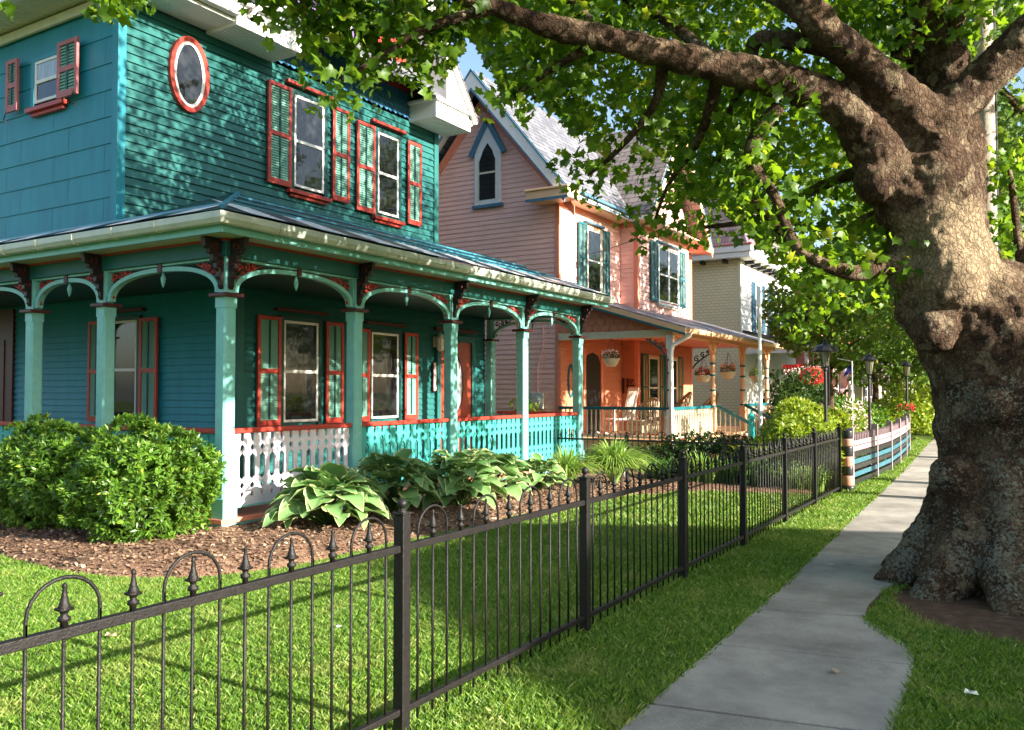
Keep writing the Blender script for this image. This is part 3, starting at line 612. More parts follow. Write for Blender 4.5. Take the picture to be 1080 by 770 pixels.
strip('pale_eave_panels','white',0); strip('dark_eave_panels','darkroof',1)
M['seam']=mat('seam_sky_sheen',(.06,.26,.36),.3,.6,noise_amt=.3,nscale=4)  # blue sheen of the sky on the battens, put into their colour
g=MB()
for x in (-7.76,-8.3,-9.0): g.beam((x,5.95+( -7.07-x)*.94,zr(x)+.012),(x,15.38,zr(x)+.012),.05,.024)
g.beam((-7.09,5.94,3.50),(-9.6,8.33,zr(-9.6)+.02),.05,.045)
g.beam((-20,6.30,zl(6.30)+.015),(-7.5,6.30,zl(6.30)+.015),.03,.03)
g.build('roof_batten','seam',rf)
# columns, arches, fretwork, brackets, railings
def column(x,y,corner=False,m='mint',zb=.215):
    g=MB(); w=.082
    g.box(x-w-.015,x+w+.015,y-w-.015,y+w+.015,zb,zb+.22)
    c=.022; p=[(-w+c,-w),(w-c,-w),(w,-w+c),(w,w-c),(w-c,w),(-w+c,w),(-w,w-c),(-w,-w+c)]
    g.prism([(x+a,y+b) for a,b in p],zb+.22,2.50); g.box(x-w,x+w,y-w,y+w,2.50,2.62)
    g.box(x-.06,x+.06,y-.06,y+.06,2.66,3.06); o=g.build('column',m,gh,bevel=.004)
    g=MB(); g.box(x-w-.05,x+w+.05,y-w-.05,y+w+.05,2.62,2.66); g.build('capital','maroon',o,bevel=.006); return o
cols=[(XP,y) for y in (YP,8.43,10.59,12.73,14.85)]; coll=[(x,YP) for x in (-9.65,-11.20,-13.35,-15.5)]
for x,y in cols+coll: column(x,y)
column(XR+.09,14.85)
def bay(T,a,b,npts=22,zs=2.68,zc=3.02,fret='red',pend=True,rev=1):
    c=(a+b)/2; h=(b-a)/2-.07; e=2.35
    def arc(off):
        out=[]
        for t in np.linspace(0,math.pi,npts*2):
            ct,stt=math.cos(t),math.sin(t); out.append((c-(h-off)*math.copysign(abs(ct)**(2/e),ct),zs+(zc-zs-off*.8+.0)*stt**(2/e)))
        return out
    A=arc(0);B=arc(.062); g=MB(T)
    for i in range(len(A)-1):
        p=[A[i],A[i+1],B[i+1],B[i]]; g.prism(p,-.035,.045)
    g.box(a+.061,a+.085,zs+.02,3.058,-.03,.045); g.box(b-.085,b-.061,zs+.02,3.058,-.03,.045); g.box(a+.085,b-.085,3.035,3.059,-.03,.046)
    o=g.build('arch','mint',gh)
    for s,x0 in ((1,a+.09),(-1,b-.09)):
        f=MB(T)
        for (dx,dz,r,a0,sg) in ((.075,.28,.055,0,1),(.19,.30,.045,2,-1),(.06,.15,.042,4,-1),(.29,.325,.032,1,1),(.13,.22,.035,5,1),(.045,.06,.03,1,1)):
            f.tube([(p[0],p[1],.0) for p in spiral((x0+s*dx,zs+dz),r,1.15,a0,sg*s)],.014,5)
        f.tube([(x0+s*t*.40,zs+.03+.31*(t**.55),.0) for t in np.linspace(0,1,10)],.012,5)
        f.build('fretwork',fret,o,smooth=True)
    if pend:
        p=MB(T); p.box(c-.035,c+.035,2.97,3.06,-.05,.06); pb=p.build('pendant_block','maroon',o)
        p=MB(T); p.tube([(c,2.97,.0),(c,2.93,.0),(c,2.90,.0),(c,2.85,0),(c,2.81,0),(c,2.79,0)],[.012,.018,.03,.024,.01,.003],8); p.build('drop','mint',pb,smooth=True)
def bracket(x,y,dx,dy):
    T=lambda u,v,n:(x+dx*n+dy*u,y+dy*n+dx*u,v)
    pr=[(.06,2.72),(.075,2.70),(.10,2.74),(.11,2.80),(.14,2.83),(.14,2.89),(.18,2.92),(.18,2.98),(.23,3.00),(.24,3.07),(.29,3.08),(.30,3.12),(.36,3.14),(.38,3.245),(.095,3.245),(.095,3.05),(.06,3.05)]
    g=MB(lambda u,v,n:T(n,v,u)); pr=[(.06+(a-.06)*.82,b) for a,b in pr]; g.prism(pr,-.03,.03); o=g.build('eave_bracket','bracketdark',gh,bevel=.004)
    g=MB(lambda u,v,n:T(n,v,u))
    for s in (-.034,.034):
        g.tube([(p[0],p[1],s) for p in spiral((.20,3.16),.05,1.2,2)],.009,5); g.tube([(p[0],p[1],s) for p in spiral((.115,2.98),.035,1.2,2)],.010,5)
        for q in pr[2:12:2]: g.ball((q[0]+.003,q[1],s*.6),.009,5)
    g.build('scroll','maroon',o)
for (x,y) in cols: bracket(x,y,1,0)
for (x,y) in [cols[0]]+coll: bracket(x,y,0,-1)
ysr=[c[1] for c in cols]
for a,b in zip(ysr[:-1],ysr[1:]): bay(PX(XP),a,b)
xl=[XP]+[c[0] for c in coll]
for a,b in zip(xl[:-1],xl[1:]): bay(PY(YP),b,a)
bay(PY(14.85),XR+.09,XP,fret='teal_dark')
def rail_panel(T,a,b,m,z0=.40,z1=1.13,top='red',pitch=.148):
    a+=.09;b-=.09; n=max(2,round((b-a)/pitch)); p=(b-a)/n; H=z1-z0
    gp=[(0,.0),(.035,.016),(.045,.022),(.085,.022),(.115,.0),(.145,.0),(.165,.022),(.195,.031),(.225,.022),(.25,.002),(.285,.002),(.33,.040),(.64,.040),(.69,.002),(.72,.002),(.745,.022),(.775,.031),(.805,.022),(.83,.0),(.86,.0),(.89,.02),(1,.026)]
    g=MB(T)
    for k in range(n):
        c=a+(k+.5)*p
        for (v,w),(v2,w2) in zip(gp[:-1],gp[1:]):
            g.prism([(c-p/2+w,z0+v*H),(c+p/2-w,z0+v*H),(c+p/2-w2,z0+v2*H),(c-p/2+w2,z0+v2*H)],-.011,.011)
    g.box(a,b,z0-.07,z0,-.012,.012)
    o=g.build('railing_panel',m,gh)
    g=MB(T); g.box(a,b,z1,z1+.055,-.05,.05); g.build('top_rail',top,o,bevel=.01)
    g=MB(T); g.box(a,b,z0-.09,z0-.071,-.03,.03); g.build('bottom_rail',m if m!='lilac' else 'mint',o)
    return o
for i,(a,b) in enumerate(zip(ysr[:-1],ysr[1:])): rail_panel(PX(XP),a,b,'lilac' if i==0 else 'turq')  # the nearest front panel has a paler tone than the others
for i,(a,b) in enumerate(zip(xl[:-1],xl[1:])): rail_panel(PY(YP),b,a,'turq')
rail_panel(PY(14.85),XR+.18,XP,'turq')
# cornice on the left face + gable above
g=MB(); g.box(-20,XR+.02,6.40,6.44,6.44,6.56); g.build('frieze_board','cream',gh)
g=MB(); g.box(-20,-9.05,6.0,6.44,6.60,6.62); 
for x in np.arange(-19.9,-9.1,.09): g.box(x,x+.012,6.02,6.43,6.594,6.6)
g.build('side_soffit','cream',gh)
g=MB(); g.box(-20,-9.02,5.88,6.0,6.60,6.80); g.box(-20,-9.02,5.85,5.88,6.72,6.83); g.build('side_cornice','white',gh,bevel=.01)
g=MB(); g.prism([(-20,6.8),(-9.15,6.8),(-14.5,12.2),(-20,12.2)],0,.1,T=PY(6.5)); g.build('side_gable_wall','teal_side',gh)
g=MB(); g.poly((-20,5.9,6.83),(-9.03,5.9,6.83),(-9.2,6.45,7.0),(-20,6.45,7.0)); g.build('pent_roof','blueroof',gh)
g=MB(); g.beam((-9.1,6.15,6.95),(-14.5,6.15,12.3),.9,.12); g.build('side_rake','white',gh)
# right face eave: soffit, fascia/gutter up to the cross gable
g=MB(); g.box(XR-.02,-9.05,6.44,7.75,6.55,6.60); g.build('eave_soffit','white',gh)
g=MB(); g.box(-9.05,-8.93,6.0,7.75,6.60,6.80); g.build('eave_gutter','white',gh,bevel=.02)
def ret(y0,y1,nm):
    g=MB(); g.box(XR-.02,-9.0,y0,y1,6.50,6.80); g.box(XR-.02,-8.94,y0-.06,y1+.06,6.80,6.86); o=g.build('eave_return','white',gh,bevel=.01)
    g=MB()
    for x in np.arange(XR+.03,-9.02,.075): g.box(x,x+.008,y0+.02,y1-.02,6.494,6.499)
    g.build('soffit_groove','cream',o)
ret(7.75,8.95,'l'); ret(12.25,13.35,'r')
# cross gable facing the street
ap=(10.62,9.75); zb=6.52
def glim(z): 
    t=(z-zb)/(ap[1]-zb); return (8.2+(ap[0]-8.2)*t,13.1+(ap[0]-13.1)*t)
g=MB(); g.prism([(8.2,zb),(13.1,zb),ap],-.2,-.03,T=TR); g.build('gable_core','teal_dark',gh)
M['fishblue']=mat('indigo_shingle_paint',(.04,.16,.30),.5,.35,noise_amt=.2,nscale=5)
M['fishpurple']=mat('violet_shingle_paint',(.16,.08,.26),.5,.35,noise_amt=.15)
def scales(T,z0,z1,lim,m,name,par,w=.13,h=.10,pointed=False):
    g=MB(T); z=z0; r=0
    while z<z1:
        a,b=lim(z+h/2); n=int((b-a)/w)
        for k in range(n):
            c=a+(k+.5+(.5 if r%2 else 0))*w
            if c+w/2>b: continue
            tip=[(c-w*.48,z+h*1.25,.004),(c-w*.47,z+h*.35,.024),(c-w*.30,z+h*.08,.032),(c,z-.012,.036),(c+w*.30,z+h*.08,.032),(c+w*.47,z+h*.35,.024),(c+w*.48,z+h*1.25,.004)] if not pointed else [(c-w*.48,z+h*1.25,.004),(c-w*.48,z+h*.5,.014),(c,z-.02,.020),(c+w*.48,z+h*.5,.014),(c+w*.48,z+h*1.25,.004)]
            g.poly(*tip)
        z+=h; r+=1
    return g.build(name,m,par)
scales(PX(XR-.025),6.55,7.0,glim,'fishblue','fish_scale_shingles',gh)
scales(PX(XR-.02),7.0,7.9,lambda z:(max(11.3,glim(z)[0]),glim(z)[1]-.1),'red','diamond_shingles',gh,pointed=True)
scales(PX(XR-.02),7.0,7.9,lambda z:(glim(z)[0]+.1,10.0),'fishpurple','violet_shingles',gh,pointed=True)
scales(PX(XR-.02),7.9,9.6,glim,'fishblue','upper_shingles',gh)
scales(PX(XR-.022),7.0,7.9,lambda z:(10.0,11.3),'fishblue','middle_shingles',gh)
window(PX(XR-.005),10.15,10.65,7.42,8.3,gh,casing='fishpurple',sill='fadedred'); window(PX(XR-.005),10.75,11.2,7.42,8.3,gh,casing='fishpurple',sill='fadedred')
for s,(y0,z0) in ((1,(8.0,6.62)),(-1,(13.38,6.62))):
    y1,z1=ap[0],10.1
    d=Vector((0,y1-y0,z1-z0)).normalized(); n=Vector((0,-d.z,d.y))*( -1 if s<0 else 1)
    g=MB(); 
    for off,xa,xb in ((0,XR-.02,-9.0),(.06,XR-.3,-8.92)):
        a=Vector((0,y0,z0))+n*off; b=Vector((0,y1,z1))+n*off; t=n*.05
        g.add([(xa,a.y,a.z),(xb,a.y,a.z),(xb,b.y,b.z),(xa,b.y,b.z),(xa,a.y+t.y,a.z+t.z),(xb,a.y+t.y,a.z+t.z),(xb,b.y+t.y,b.z+t.z),(xa,b.y+t.y,b.z+t.z)],[(0,1,2,3),(7,6,5,4),(0,4,5,1),(1,5,6,2),(2,6,7,3),(3,7,4,0)])
    g.build('rake_board','white',gh)
    # deep boarded rake side standing over the return
    g=MB(); yw=y0+s*.75 
    g.prism([(y0,6.78),(yw,6.78),(yw,6.78+(abs(yw-y0))*abs(z1-z0)/abs(y1-y0)+.25)],.05,.56,T=TR); g.build('gable_return_panel','white',gh)
    g=MB(); a=Vector((0,y0,z0))+n*.115; b=Vector((0,y1,z1))+n*.115
    g.add([(-20,a.y,a.z),(-8.9,a.y,a.z),(-8.9,b.y,b.z),(-20,b.y,b.z),(-20,a.y,a.z+.03),(-8.9,a.y,a.z+.03),(-8.9,b.y,b.z+.03),(-20,b.y,b.z+.03)],[(0,1,2,3),(7,6,5,4),(0,4,5,1),(1,5,6,2),(2,6,7,3),(3,7,4,0)]); g.build('cross_roof','slateX',gh)
g=MB(); g.poly((-8.95,6.0,6.84),(-8.95,13.6,6.84),(-14.5,13.6,12.4),(-14.5,6.0,12.4)); g.poly((-14.5,6.0,12.4),(-14.5,13.6,12.4),(-20,13.6,7),(-20,6,7)); g.poly((-9.6,13.1,6.7),(-20,13.1,6.7),(-14.5,13.1,12.3)); g.build('main_roof','slateY',gh)
# ================= PINK HOUSE =================
XA=-9.86; XW=-9.34; Y0=18.52; YW=22.22; YE=26.7; XF=-7.0
ph=thing('pink_house',(-11,22,0),'salmon pink Victorian house with a pointed gable and blue trim','house')
g=MB(); g.box(-14.4,XA-.03,Y0+.03,YE,0,6.5); g.box(-14.4,XW-.03,YW+.03,YE-.02,0,6.48); g.build('wall_core','pinkwall',ph)
RX=-12.12; RZ=9.30; SL=(RZ-6.45)/(RX-XA)   # gable outline
def gl(z): t=max(0,(z-6.45)/(RZ-6.45)); return (-14.38+(RX+14.38)*t, XA+(RX-XA)*t)
clap(PY(Y0+.03),-14.38,XA-.10,.4,9.25,.125,'gable_clapboards','pinkwall',ph,lim=gl,lip=.022)
clap(PX(XA-.03),Y0,YW,.4,6.45,.125,'front_clapboards','pinkwall',ph,lip=.022)
clap(PY(YW+.03),XA,XW-.1,3.3,6.45,.125,'wing_side_clapboards','pinkwall',ph,lip=.022)
clap(PX(XW-.03),YW,YE,3.3,6.45,.125,'wing_front_clapboards','pinkwall',ph,lip=.022)
g=MB(); g.prism([(-14.38,6.45),(XA,6.45),(RX,RZ)],-.2,-.03,T=PY(Y0)); g.build('gable_core','pinkwall',ph)
g=MB(); g.box(XA-.10,XA+.008,Y0-.012,Y0+.1,.3,6.45); g.box(XW-.12,XW+.01,YW-.012,YW+.12,.3,6.45); g.box(XW-.1,XW+.01,YE-.12,YE,.3,6.45); g.build('corner_board','salmon',ph,bevel=.004)
g=MB(); g.box(XA-.3,XA+.012,Y0+.1,YW,6.2,6.45); g.box(XA,XW+.014,YW-.016,YW+.1,6.2,6.45); g.box(XW-.1,XW+.014,YW+.1,YE,6.22,6.45); g.build('frieze','salmon',ph)
# roofs
def slab(g,pts,t=.08):
    a,b,c=[Vector(p) for p in pts[:3]]; n=(b-a).cross(c-a).normalized()*t; n=n if n.z>0 else -n; k=len(pts)
    lo=[tuple(Vector(p)) for p in pts]; hi=[tuple(Vector(p)+n) for p in pts]
    g.add(lo+hi,[tuple(range(k-1,-1,-1)),tuple(range(k,2*k))]+[(i,(i+1)%k,k+(i+1)%k,k+i) for i in range(k)])
EZ=6.47; EX=-9.45; rz=EZ+(EX-RX)*1.23+.0
g=MB(); slab(g,[(EX,18.0,EZ),(EX,27.2,EZ),(RX,27.2,rz),(RX,18.0,rz)]); g.build('slate_roof','slateY',ph)
g=MB(); slab(g,[(-14.9,18.0,EZ-.1),(-14.9,27.2,EZ-.1),(RX,27.2,rz),(RX,18.0,rz)]); g.build('rear_roof','slateY',ph)
# rakes: white barge boards with blue edge, salmon inner board
for s in (1,-1):
    ex=EX+.02 if s==1 else -14.92; ez=EZ
    for nm,m,w0,w1,yy,th in (('barge_board','white',-.30,.02,17.98,.05),('blue_edge','bluetrim',-.36,-.30,17.975,.055),('inner_board','salmon',-.62,-.36,Y0-.02,.03),('drip_edge','bluetrim',.03,.075,17.96,.07)):
        q=MB(); q.prism([(ex,ez+w0),(ex,ez+w1),(RX,rz+w1*1.3),(RX,rz+w0*1.3)] if s==1 else [(RX,rz+w0*1.3),(RX,rz+w1*1.3),(ex,ez-.1+w1),(ex,ez-.1+w0)],-th,0,T=PY(yy+0)); q.build(nm,m,ph)
    q=MB(); slab(q,[(ex,18.0,ez-.06-(0 if s==1 else .1)),(ex,Y0,ez-.06-(0 if s==1 else .1)),(RX,Y0,rz-.08),(RX,18.0,rz-.08)],.03); q.build('rake_soffit','white',ph)
# eave returns
for xa,xb in ((-10.45,-9.3),(-15.1,-14.0)):
    q=MB(); q.box(xa,xb,17.9,Y0+.0,6.22,6.44); q.box(xa-.03,xb+.03,17.86,Y0,6.441,6.49); o=q.build('eave_return','peach',ph,bevel=.01)
    q=MB(); q.box(xa-.01,xb+.01,17.885,17.9,6.18,6.25); q.build('blue_band','bluetrim',o)
q=MB(); q.box(XA,EX,Y0,YW-.2,6.30,6.34); q.box(XW,XW+.5,YW-.3,YE,6.30,6.34); q.build('eave_soffit','peach',ph)
q=MB(); q.box(EX,EX+.06,17.92,YW+.2,6.32,6.46); q.box(XW+.50,XW+.55,YW-.35,23.0,6.32,6.46); q.box(EX+.06,XW+.5,YW-.36,YW-.30,6.32,6.46); q.build('fascia','white',ph)
q=MB(); q.box(EX+.06,EX+.075,17.92,YW-.36,6.34,6.37); q.box(EX+.06,EX+.14,17.92,YW-.36,6.43,6.49); q.build('blue_line','bluetrim',ph)
# gothic window in the gable
T=PY(Y0); c=-12.12-.02
c=-11.93
def gothic(w,z0,z1,z2,n0,n1,nm,m,par):
    q=MB(T); q.prism([(c-w,z0),(c+w,z0),(c+w,z1),(c+w*.55,z1+(z2-z1)*.6),(c,z2),(c-w*.55,z1+(z2-z1)*.6),(c-w,z1)],n0,n1); return q.build(nm,m,par)
gw=gothic(.40,6.42,7.75,8.52,0,.05,'gothic_window','white',ph)
gothic(.25,6.55,7.55,8.02,.05,.058,'pane','glass',gw)
q=MB(T); q.box(c-.25,c+.25,7.22,7.27,.058,.07); q.box(c-.27,c-.25,6.53,7.6,.05,.075); q.box(c+.25,c+.27,6.53,7.6,.05,.075); q.build('meeting_rail','cream',gw)
q=MB(T); q.beam((c-.52,7.72,.06),(c,8.62,.06),.14,.06); q.beam((c+.52,7.72,.06),(c,8.62,.06),.14,.06); q.build('hood','bluetrim',gw)
q=MB(T); q.box(c-.46,c+.46,6.34,6.42,0,.08); q.build('sill','bluetrim',gw)
# windows
M['worntealshutter']=mat('peeling_teal_shutter',(.14,.23,.21),.6,.3,noise_amt=.6,nscale=9)
f=window(PX(XA),20.05,20.85,4.20,5.85,ph,casing='peach',sash='white',sill='white',head='bluetrim')
for a,b in ((19.5,19.97),(20.93,21.38)): shutter(PX(XA),a,b,4.15,5.95,ph,fr='tealtrim',lo='worntealshutter',rod='tealtrim')
f=window(PX(XW),23.75,25.35,4.25,5.85,ph,casing='white',sash='white',sill='white',head='bluetrim',mull=True)
for a,b in ((23.1,23.65),(25.45,25.98)): shutter(PX(XW),a,b,4.2,5.95,ph,fr='tealtrim',lo='worntealshutter',rod='tealtrim')
# wing cross gable over the front
def wl_(z): t=(z-6.45)/2.9; return (YW+2.24*t,YE-2.24*t)
q=MB(); q.prism([(YW,6.45),(YE,6.45),((YW+YE)/2,9.35)],-.2,-.03,T=PX(XW)); q.build('wing_gable_core','pinkwall',ph)
scales(PX(XW-.03),6.5,9.2,wl_,'pinkwall','wing_gable_scales',ph,w=.2,h=.16)
q=MB(); ym=(YW+YE)/2
slab(q,[(XW+.55,YW-.35,6.42),(-13,YW-.35,6.42),(-13,ym,9.65),(XW+.55,ym,9.65)]); slab(q,[(XW+.55,YE+.45,6.2),(-13,YE+.45,6.2),(-13,ym,9.65),(XW+.55,ym,9.65)]); q.build('wing_roof','slateX',ph)
for s in (1,-1):
    y1=YW-.35 if s==1 else YE+.45; z1=6.42 if s==1 else 6.2
    q=MB(); q.prism([(y1,z1-.28),(y1,z1-.02),(ym,9.63),(ym,9.33)],0,.04,T=PX(XW+.52)); q.build('wing_barge_board','peach',ph)
    q=MB(); q.prism([(y1,z1-.02),(y1,z1+.05),(ym,9.70),(ym,9.63)],0,.06,T=PX(XW+.52)); q.build('wing_drip_edge','bluetrim',ph)
q=MB(); q.box(XW,XW+.58,YE-.25,YE+.5,6.05,6.24); q.build('wing_eave_return','salmon',ph,bevel=.01)
# ---- porch ----
DZ=.46
q=MB(); q.box(XA,XF+.15,Y0-.1,27.6,DZ-.06,DZ); q.build('porch_floor','peach',ph)
q=MB(); q.box(XA+.1,XF+.08,Y0-.04,27.5,.0,DZ-.062); q.build('porch_skirt','cream',ph)
q=MB(); q.box(XA,XF+.02,Y0+.05,27.5,3.0,3.03); q.build('porch_ceiling','salmon',ph)
clap(PX(XA+.02),18.55,YW,DZ,3.0,.11,'recess_clapboards','orange',ph,lip=.02)
q=MB(); q.box(XA,XA+.03,Y0+.0,YW,DZ,3.0); q.build('recess_core','orange',ph)
clap(PY(YW),XA+.05,XW-.1,DZ,3.0,.11,'recess_side_clapboards','orange',ph,lip=.02)
clap(PX(XW-.02),YW+.1,YE,DZ,3.0,.11,'wing_porch_clapboards','orange',ph,lip=.02)
q=MB(); q.box(XF-.09,XF+.09,Y0-.06,27.6,2.86,3.06); q.build('front_beam','peach',ph,bevel=.006)
q=MB(); q.box(XA,XF-.091,Y0-.06,Y0+.08,2.83,3.0); q.build('side_beam','cream',ph,bevel=.006)
ERX=-6.55; ERZ=2.98
def pr_(x): return ERZ+(ERX-x)*.31
q=MB(); slab(q,[(ERX,Y0-.25,ERZ),(ERX,27.9,ERZ),(XW,27.9,pr_(XW)),(XW,Y0-.25,pr_(XW))],.05); slab(q,[(XW-.01,Y0-.25,pr_(XW)),(XW-.01,YW,pr_(XW)),(XA,YW,pr_(XA)),(XA,Y0-.25,pr_(XA))],.05); q.build('porch_roof','slateY',ph)
q=MB(); q.prism([(XA,3.0),(XF+.05,3.0),(XF+.05,pr_(XF+.05)-.02),(XA,pr_(XA)-.02)],-.03,0,T=PY(Y0-.03)); q.build('porch_gable_end','salmon',ph)
scales(PY(Y0-.035),3.0,3.85,lambda z:(XA+.05,min(XF,ERX-(z-ERZ+.12)/.31)),'orange','porch_end_scales',ph,w=.22,h=.17)
q=MB(); q.prism([(ERX+.02,ERZ-.10),(ERX+.02,ERZ+.02),(XA,pr_(XA)+.02),(XA,pr_(XA)-.10)],0,.04,T=PY(Y0-.25)); q.build('porch_rake','peach',ph)
q=MB(); q.prism([(ERX+.03,ERZ-.15),(ERX+.03,ERZ-.10),(XA,pr_(XA)-.10),(XA,pr_(XA)-.15)],0,.05,T=PY(Y0-.252)); q.build('porch_rake_edge','tealtrim',ph)
q=MB(); q.box(XF+.09,ERX,Y0-.2,27.8,ERZ-.04,ERZ-.02); q.build('porch_soffit','peach',ph)
k=len(prof); q=MB(); vs=[(ERX+a*.9,Y0-.25,ERZ-.02+b*.9) for a,b in prof]+[(ERX+a*.9,27.9,ERZ-.02+b*.9) for a,b in prof]; q.add(vs,[(i,(i+1)%k,k+(i+1)%k,k+i) for i in range(k)]+[tuple(range(k)),tuple(range(2*k-1,k-1,-1))]); q.build('porch_gutter','peach',ph)
q=MB(); q.tube([(ERX+.06,Y0-.05,2.92),(ERX+.05,Y0-.05,2.85),(XF+.10,Y0-.14,2.62),(XF+.08,Y0-.15,2.50),(XF+.08,Y0-.15,.1)],.05,10); q.build('downspout','white',ph,smooth=True)
for y,m in ((Y0,'white'),(21.6,'peach'),(24.25,'peach'),(26.9,'peach')):
    q=MB(); w=.075
    q.box(XF-w,XF+w,y-w,y+w,DZ,DZ+.7); q.box(XF-w,XF+w,y-w,y+w,2.55,2.87)
    pf=[(.06,DZ+.7),(.075,DZ+.74),(.05,DZ+.78),(.06,DZ+.9),(.065,DZ+1.2),(.05,DZ+1.5),(.065,DZ+1.54),(.05,DZ+1.58),(.055,DZ+1.8),(.075,2.48),(.06,2.56)]
    q.lathe([(r,z) for r,z in pf],(XF,y,0),12); o=q.build('turned_post',m,ph,bevel=.003)
    q=MB()
    for z in (DZ+.74,DZ+1.15,DZ+1.54,2.3): q.lathe([(.07,-.025),(.082,-.012),(.082,.012),(.07,.025)],(XF,y,z),12)
    q.build('dark_ring','tealtrim',o)
    for s in (1,-1):
        if y==Y0 and s==-1: continue
        q=MB(PX(XF))
        q.tube([(y+s*t*.5,2.45+.42*t**.6,0) for t in np.linspace(.05,1,9)],.02,5)
        for p in ((.12,2.72,.07),(.25,2.78,.05)): q.tube([(a,b,0) for a,b in spiral((y+s*p[0],p[1]),p[2],1.1,1)],.014,5)
        q.build('scroll_bracket','peach',o)
q=MB(PY(Y0)); 
for s,x0 in ((-1,XF-.08),): 
    q.tube([(x0-t*.5,2.3+.5*t**.6,0) for t in np.linspace(.05,1,9)],.02,5)
    for p in ((.12,2.62,.08),(.28,2.70,.06),(.4,2.76,.04)): q.tube([(a,b,0) for a,b in spiral((x0-p[0],p[1]),p[2],1.1,1)],.016,5)
q.build('corner_scroll','tealtrim',ph)
def balus(T,a,b,par,zr_=1.20,top='tealtrim',n=None,slope=0):
    q=MB(T); q.box(a,b,zr_-.05,zr_+.02,-.05,.05); o=q.build('porch_rail',top,par,bevel=.006)
    q=MB(T); n=int((b-a)/.115)
    for i in range(n):
        u=a+(i+.5)*(b-a)/n; q.tube([(u,DZ+.06,0),(u,DZ+.18,0),(u,DZ+.25,0),(u,zr_-.2,0),(u,zr_-.13,0),(u,zr_-.05,0)],[.02,.02,.024,.014,.022,.02],5)
    q.box(a,b,DZ+.03,DZ+.08,-.03,.03); q.build('balusters','cream',o)
balus(PY(Y0),XA,XF-.075,ph); balus(PX(XF),Y0+.075,21.5,ph); balus(PX(XF),24.3,26.8,ph)
# steps with sloping teal rails and newels
q=MB()
for i in range(3): q.box(XF+.15+i*.28,XF+.43+i*.28,21.75,24.1,0,DZ-.11*(i+1))
q.build('porch_steps','salmon',ph,bevel=.01)
for y in (21.7,24.15):
    q=MB(); q.box(-6.12,-5.98,y-.07,y+.07,0,.72); q.lathe([(.06,.72),(.085,.75),(.06,.78),(.05,.82),(.085,.87),(.095,.93),(.07,.99),(.03,1.04),(.015,1.06),(.03,1.1),(.001,1.14)],(-6.05,y,0),12); nw=q.build('newel','tealpost',ph,bevel=.004)
    q=MB(); q.beam((XF+.08,y,1.2),(-6.1,y,.78),.07,.08); hr=q.build('sloping_rail','tealtrim',nw)
    q=MB()
    for i in range(6): t=(i+.6)/6.6; x=XF+.08+.85*t; q.tube([(x,y,.12+.34*(1-t)),(x,y,1.2-.42*t)],.016,5)
    q.build('rail_balusters','cream',nw)
# doors and windows under the porch
T=PX(XA+.03); q=MB(T); q.prism([(19.85,DZ),(20.75,DZ),(20.75,2.3),(20.6,2.52),(20.3,2.6),(20.0,2.52),(19.85,2.3)],0,.03); d=q.build('dark_screen_door','blackiron',ph)
q=MB(T); q.box(19.72,19.84,DZ,2.7,0,.05); q.box(20.76,20.88,DZ,2.7,0,.05); q.build('door_casing','salmon',ph)
oval(T,(19.05,1.85),.17,.42,.05,0,.04,'oval_mirror','tealtrim',ph)
T=PX(XW)
window(T,22.95,23.65,DZ+.35,2.55,ph,casing='peach',sill='tealtrim'); window(T,24.5,25.2,DZ+.35,2.55,ph,casing='peach',sill='tealtrim')
M['ochre']=mat('ochre_shutter_panel',(.62,.40,.16),.5,.3)
for a,b in ((22.42,22.86),(23.75,24.1),(24.15,24.42),(25.3,25.7)): shutter(T,a,b,DZ+.3,2.65,ph,fr='tealtrim',lo='ochre',rod='tealtrim')
q=MB(PY(YW-.03)); q.box(-9.80,-9.74,1.52,1.95,0,.03); q.box(-9.68,-9.42,1.5,1.56,0,.03); q.box(-9.68,-9.42,1.72,1.76,0,.03); q.box(-9.66,-9.62,1.5,1.95,0,.03); q.tube([(a,b,.02) for a,b in spiral((-9.53,1.85),.08,1.2,0)],.015,5); q.build('scroll_plaque','maroon',ph)
q=MB(PY(YE)); q.tube([(XW+t*.7,2.3+.55*t**.7,0) for t in np.linspace(0,1,9)],.025,5)
for p in ((.15,2.62,.1),(.35,2.75,.08),(.52,2.84,.05)): q.tube([(a,b,0) for a,b in spiral((XW+p[0],p[1]),p[2],1.2,1)],.02,5)
q.build('end_scroll_bracket','blackiron',ph)
# electricity meter and conduit on the gable wall
q=MB(); q.tube([(-10.45,Y0-.03,1.55),(-10.45,Y0-.03,2.2),(-10.3,Y0-.03,2.7),(-10.3,Y0-.03,3.2)],.014,5); cdt=q.build('meter_conduit','pinkwall',ph)
q=MB(PY(Y0)); q.box(-10.6,-10.28,1.15,1.55,0,.08); q.prism([(-10.44+.12*math.cos(t),1.33+.12*math.sin(t)) for t in np.linspace(0,2*math.pi,17)[:-1]],.08,.2); q.build('electric_meter','gutter',ph,bevel=.01)
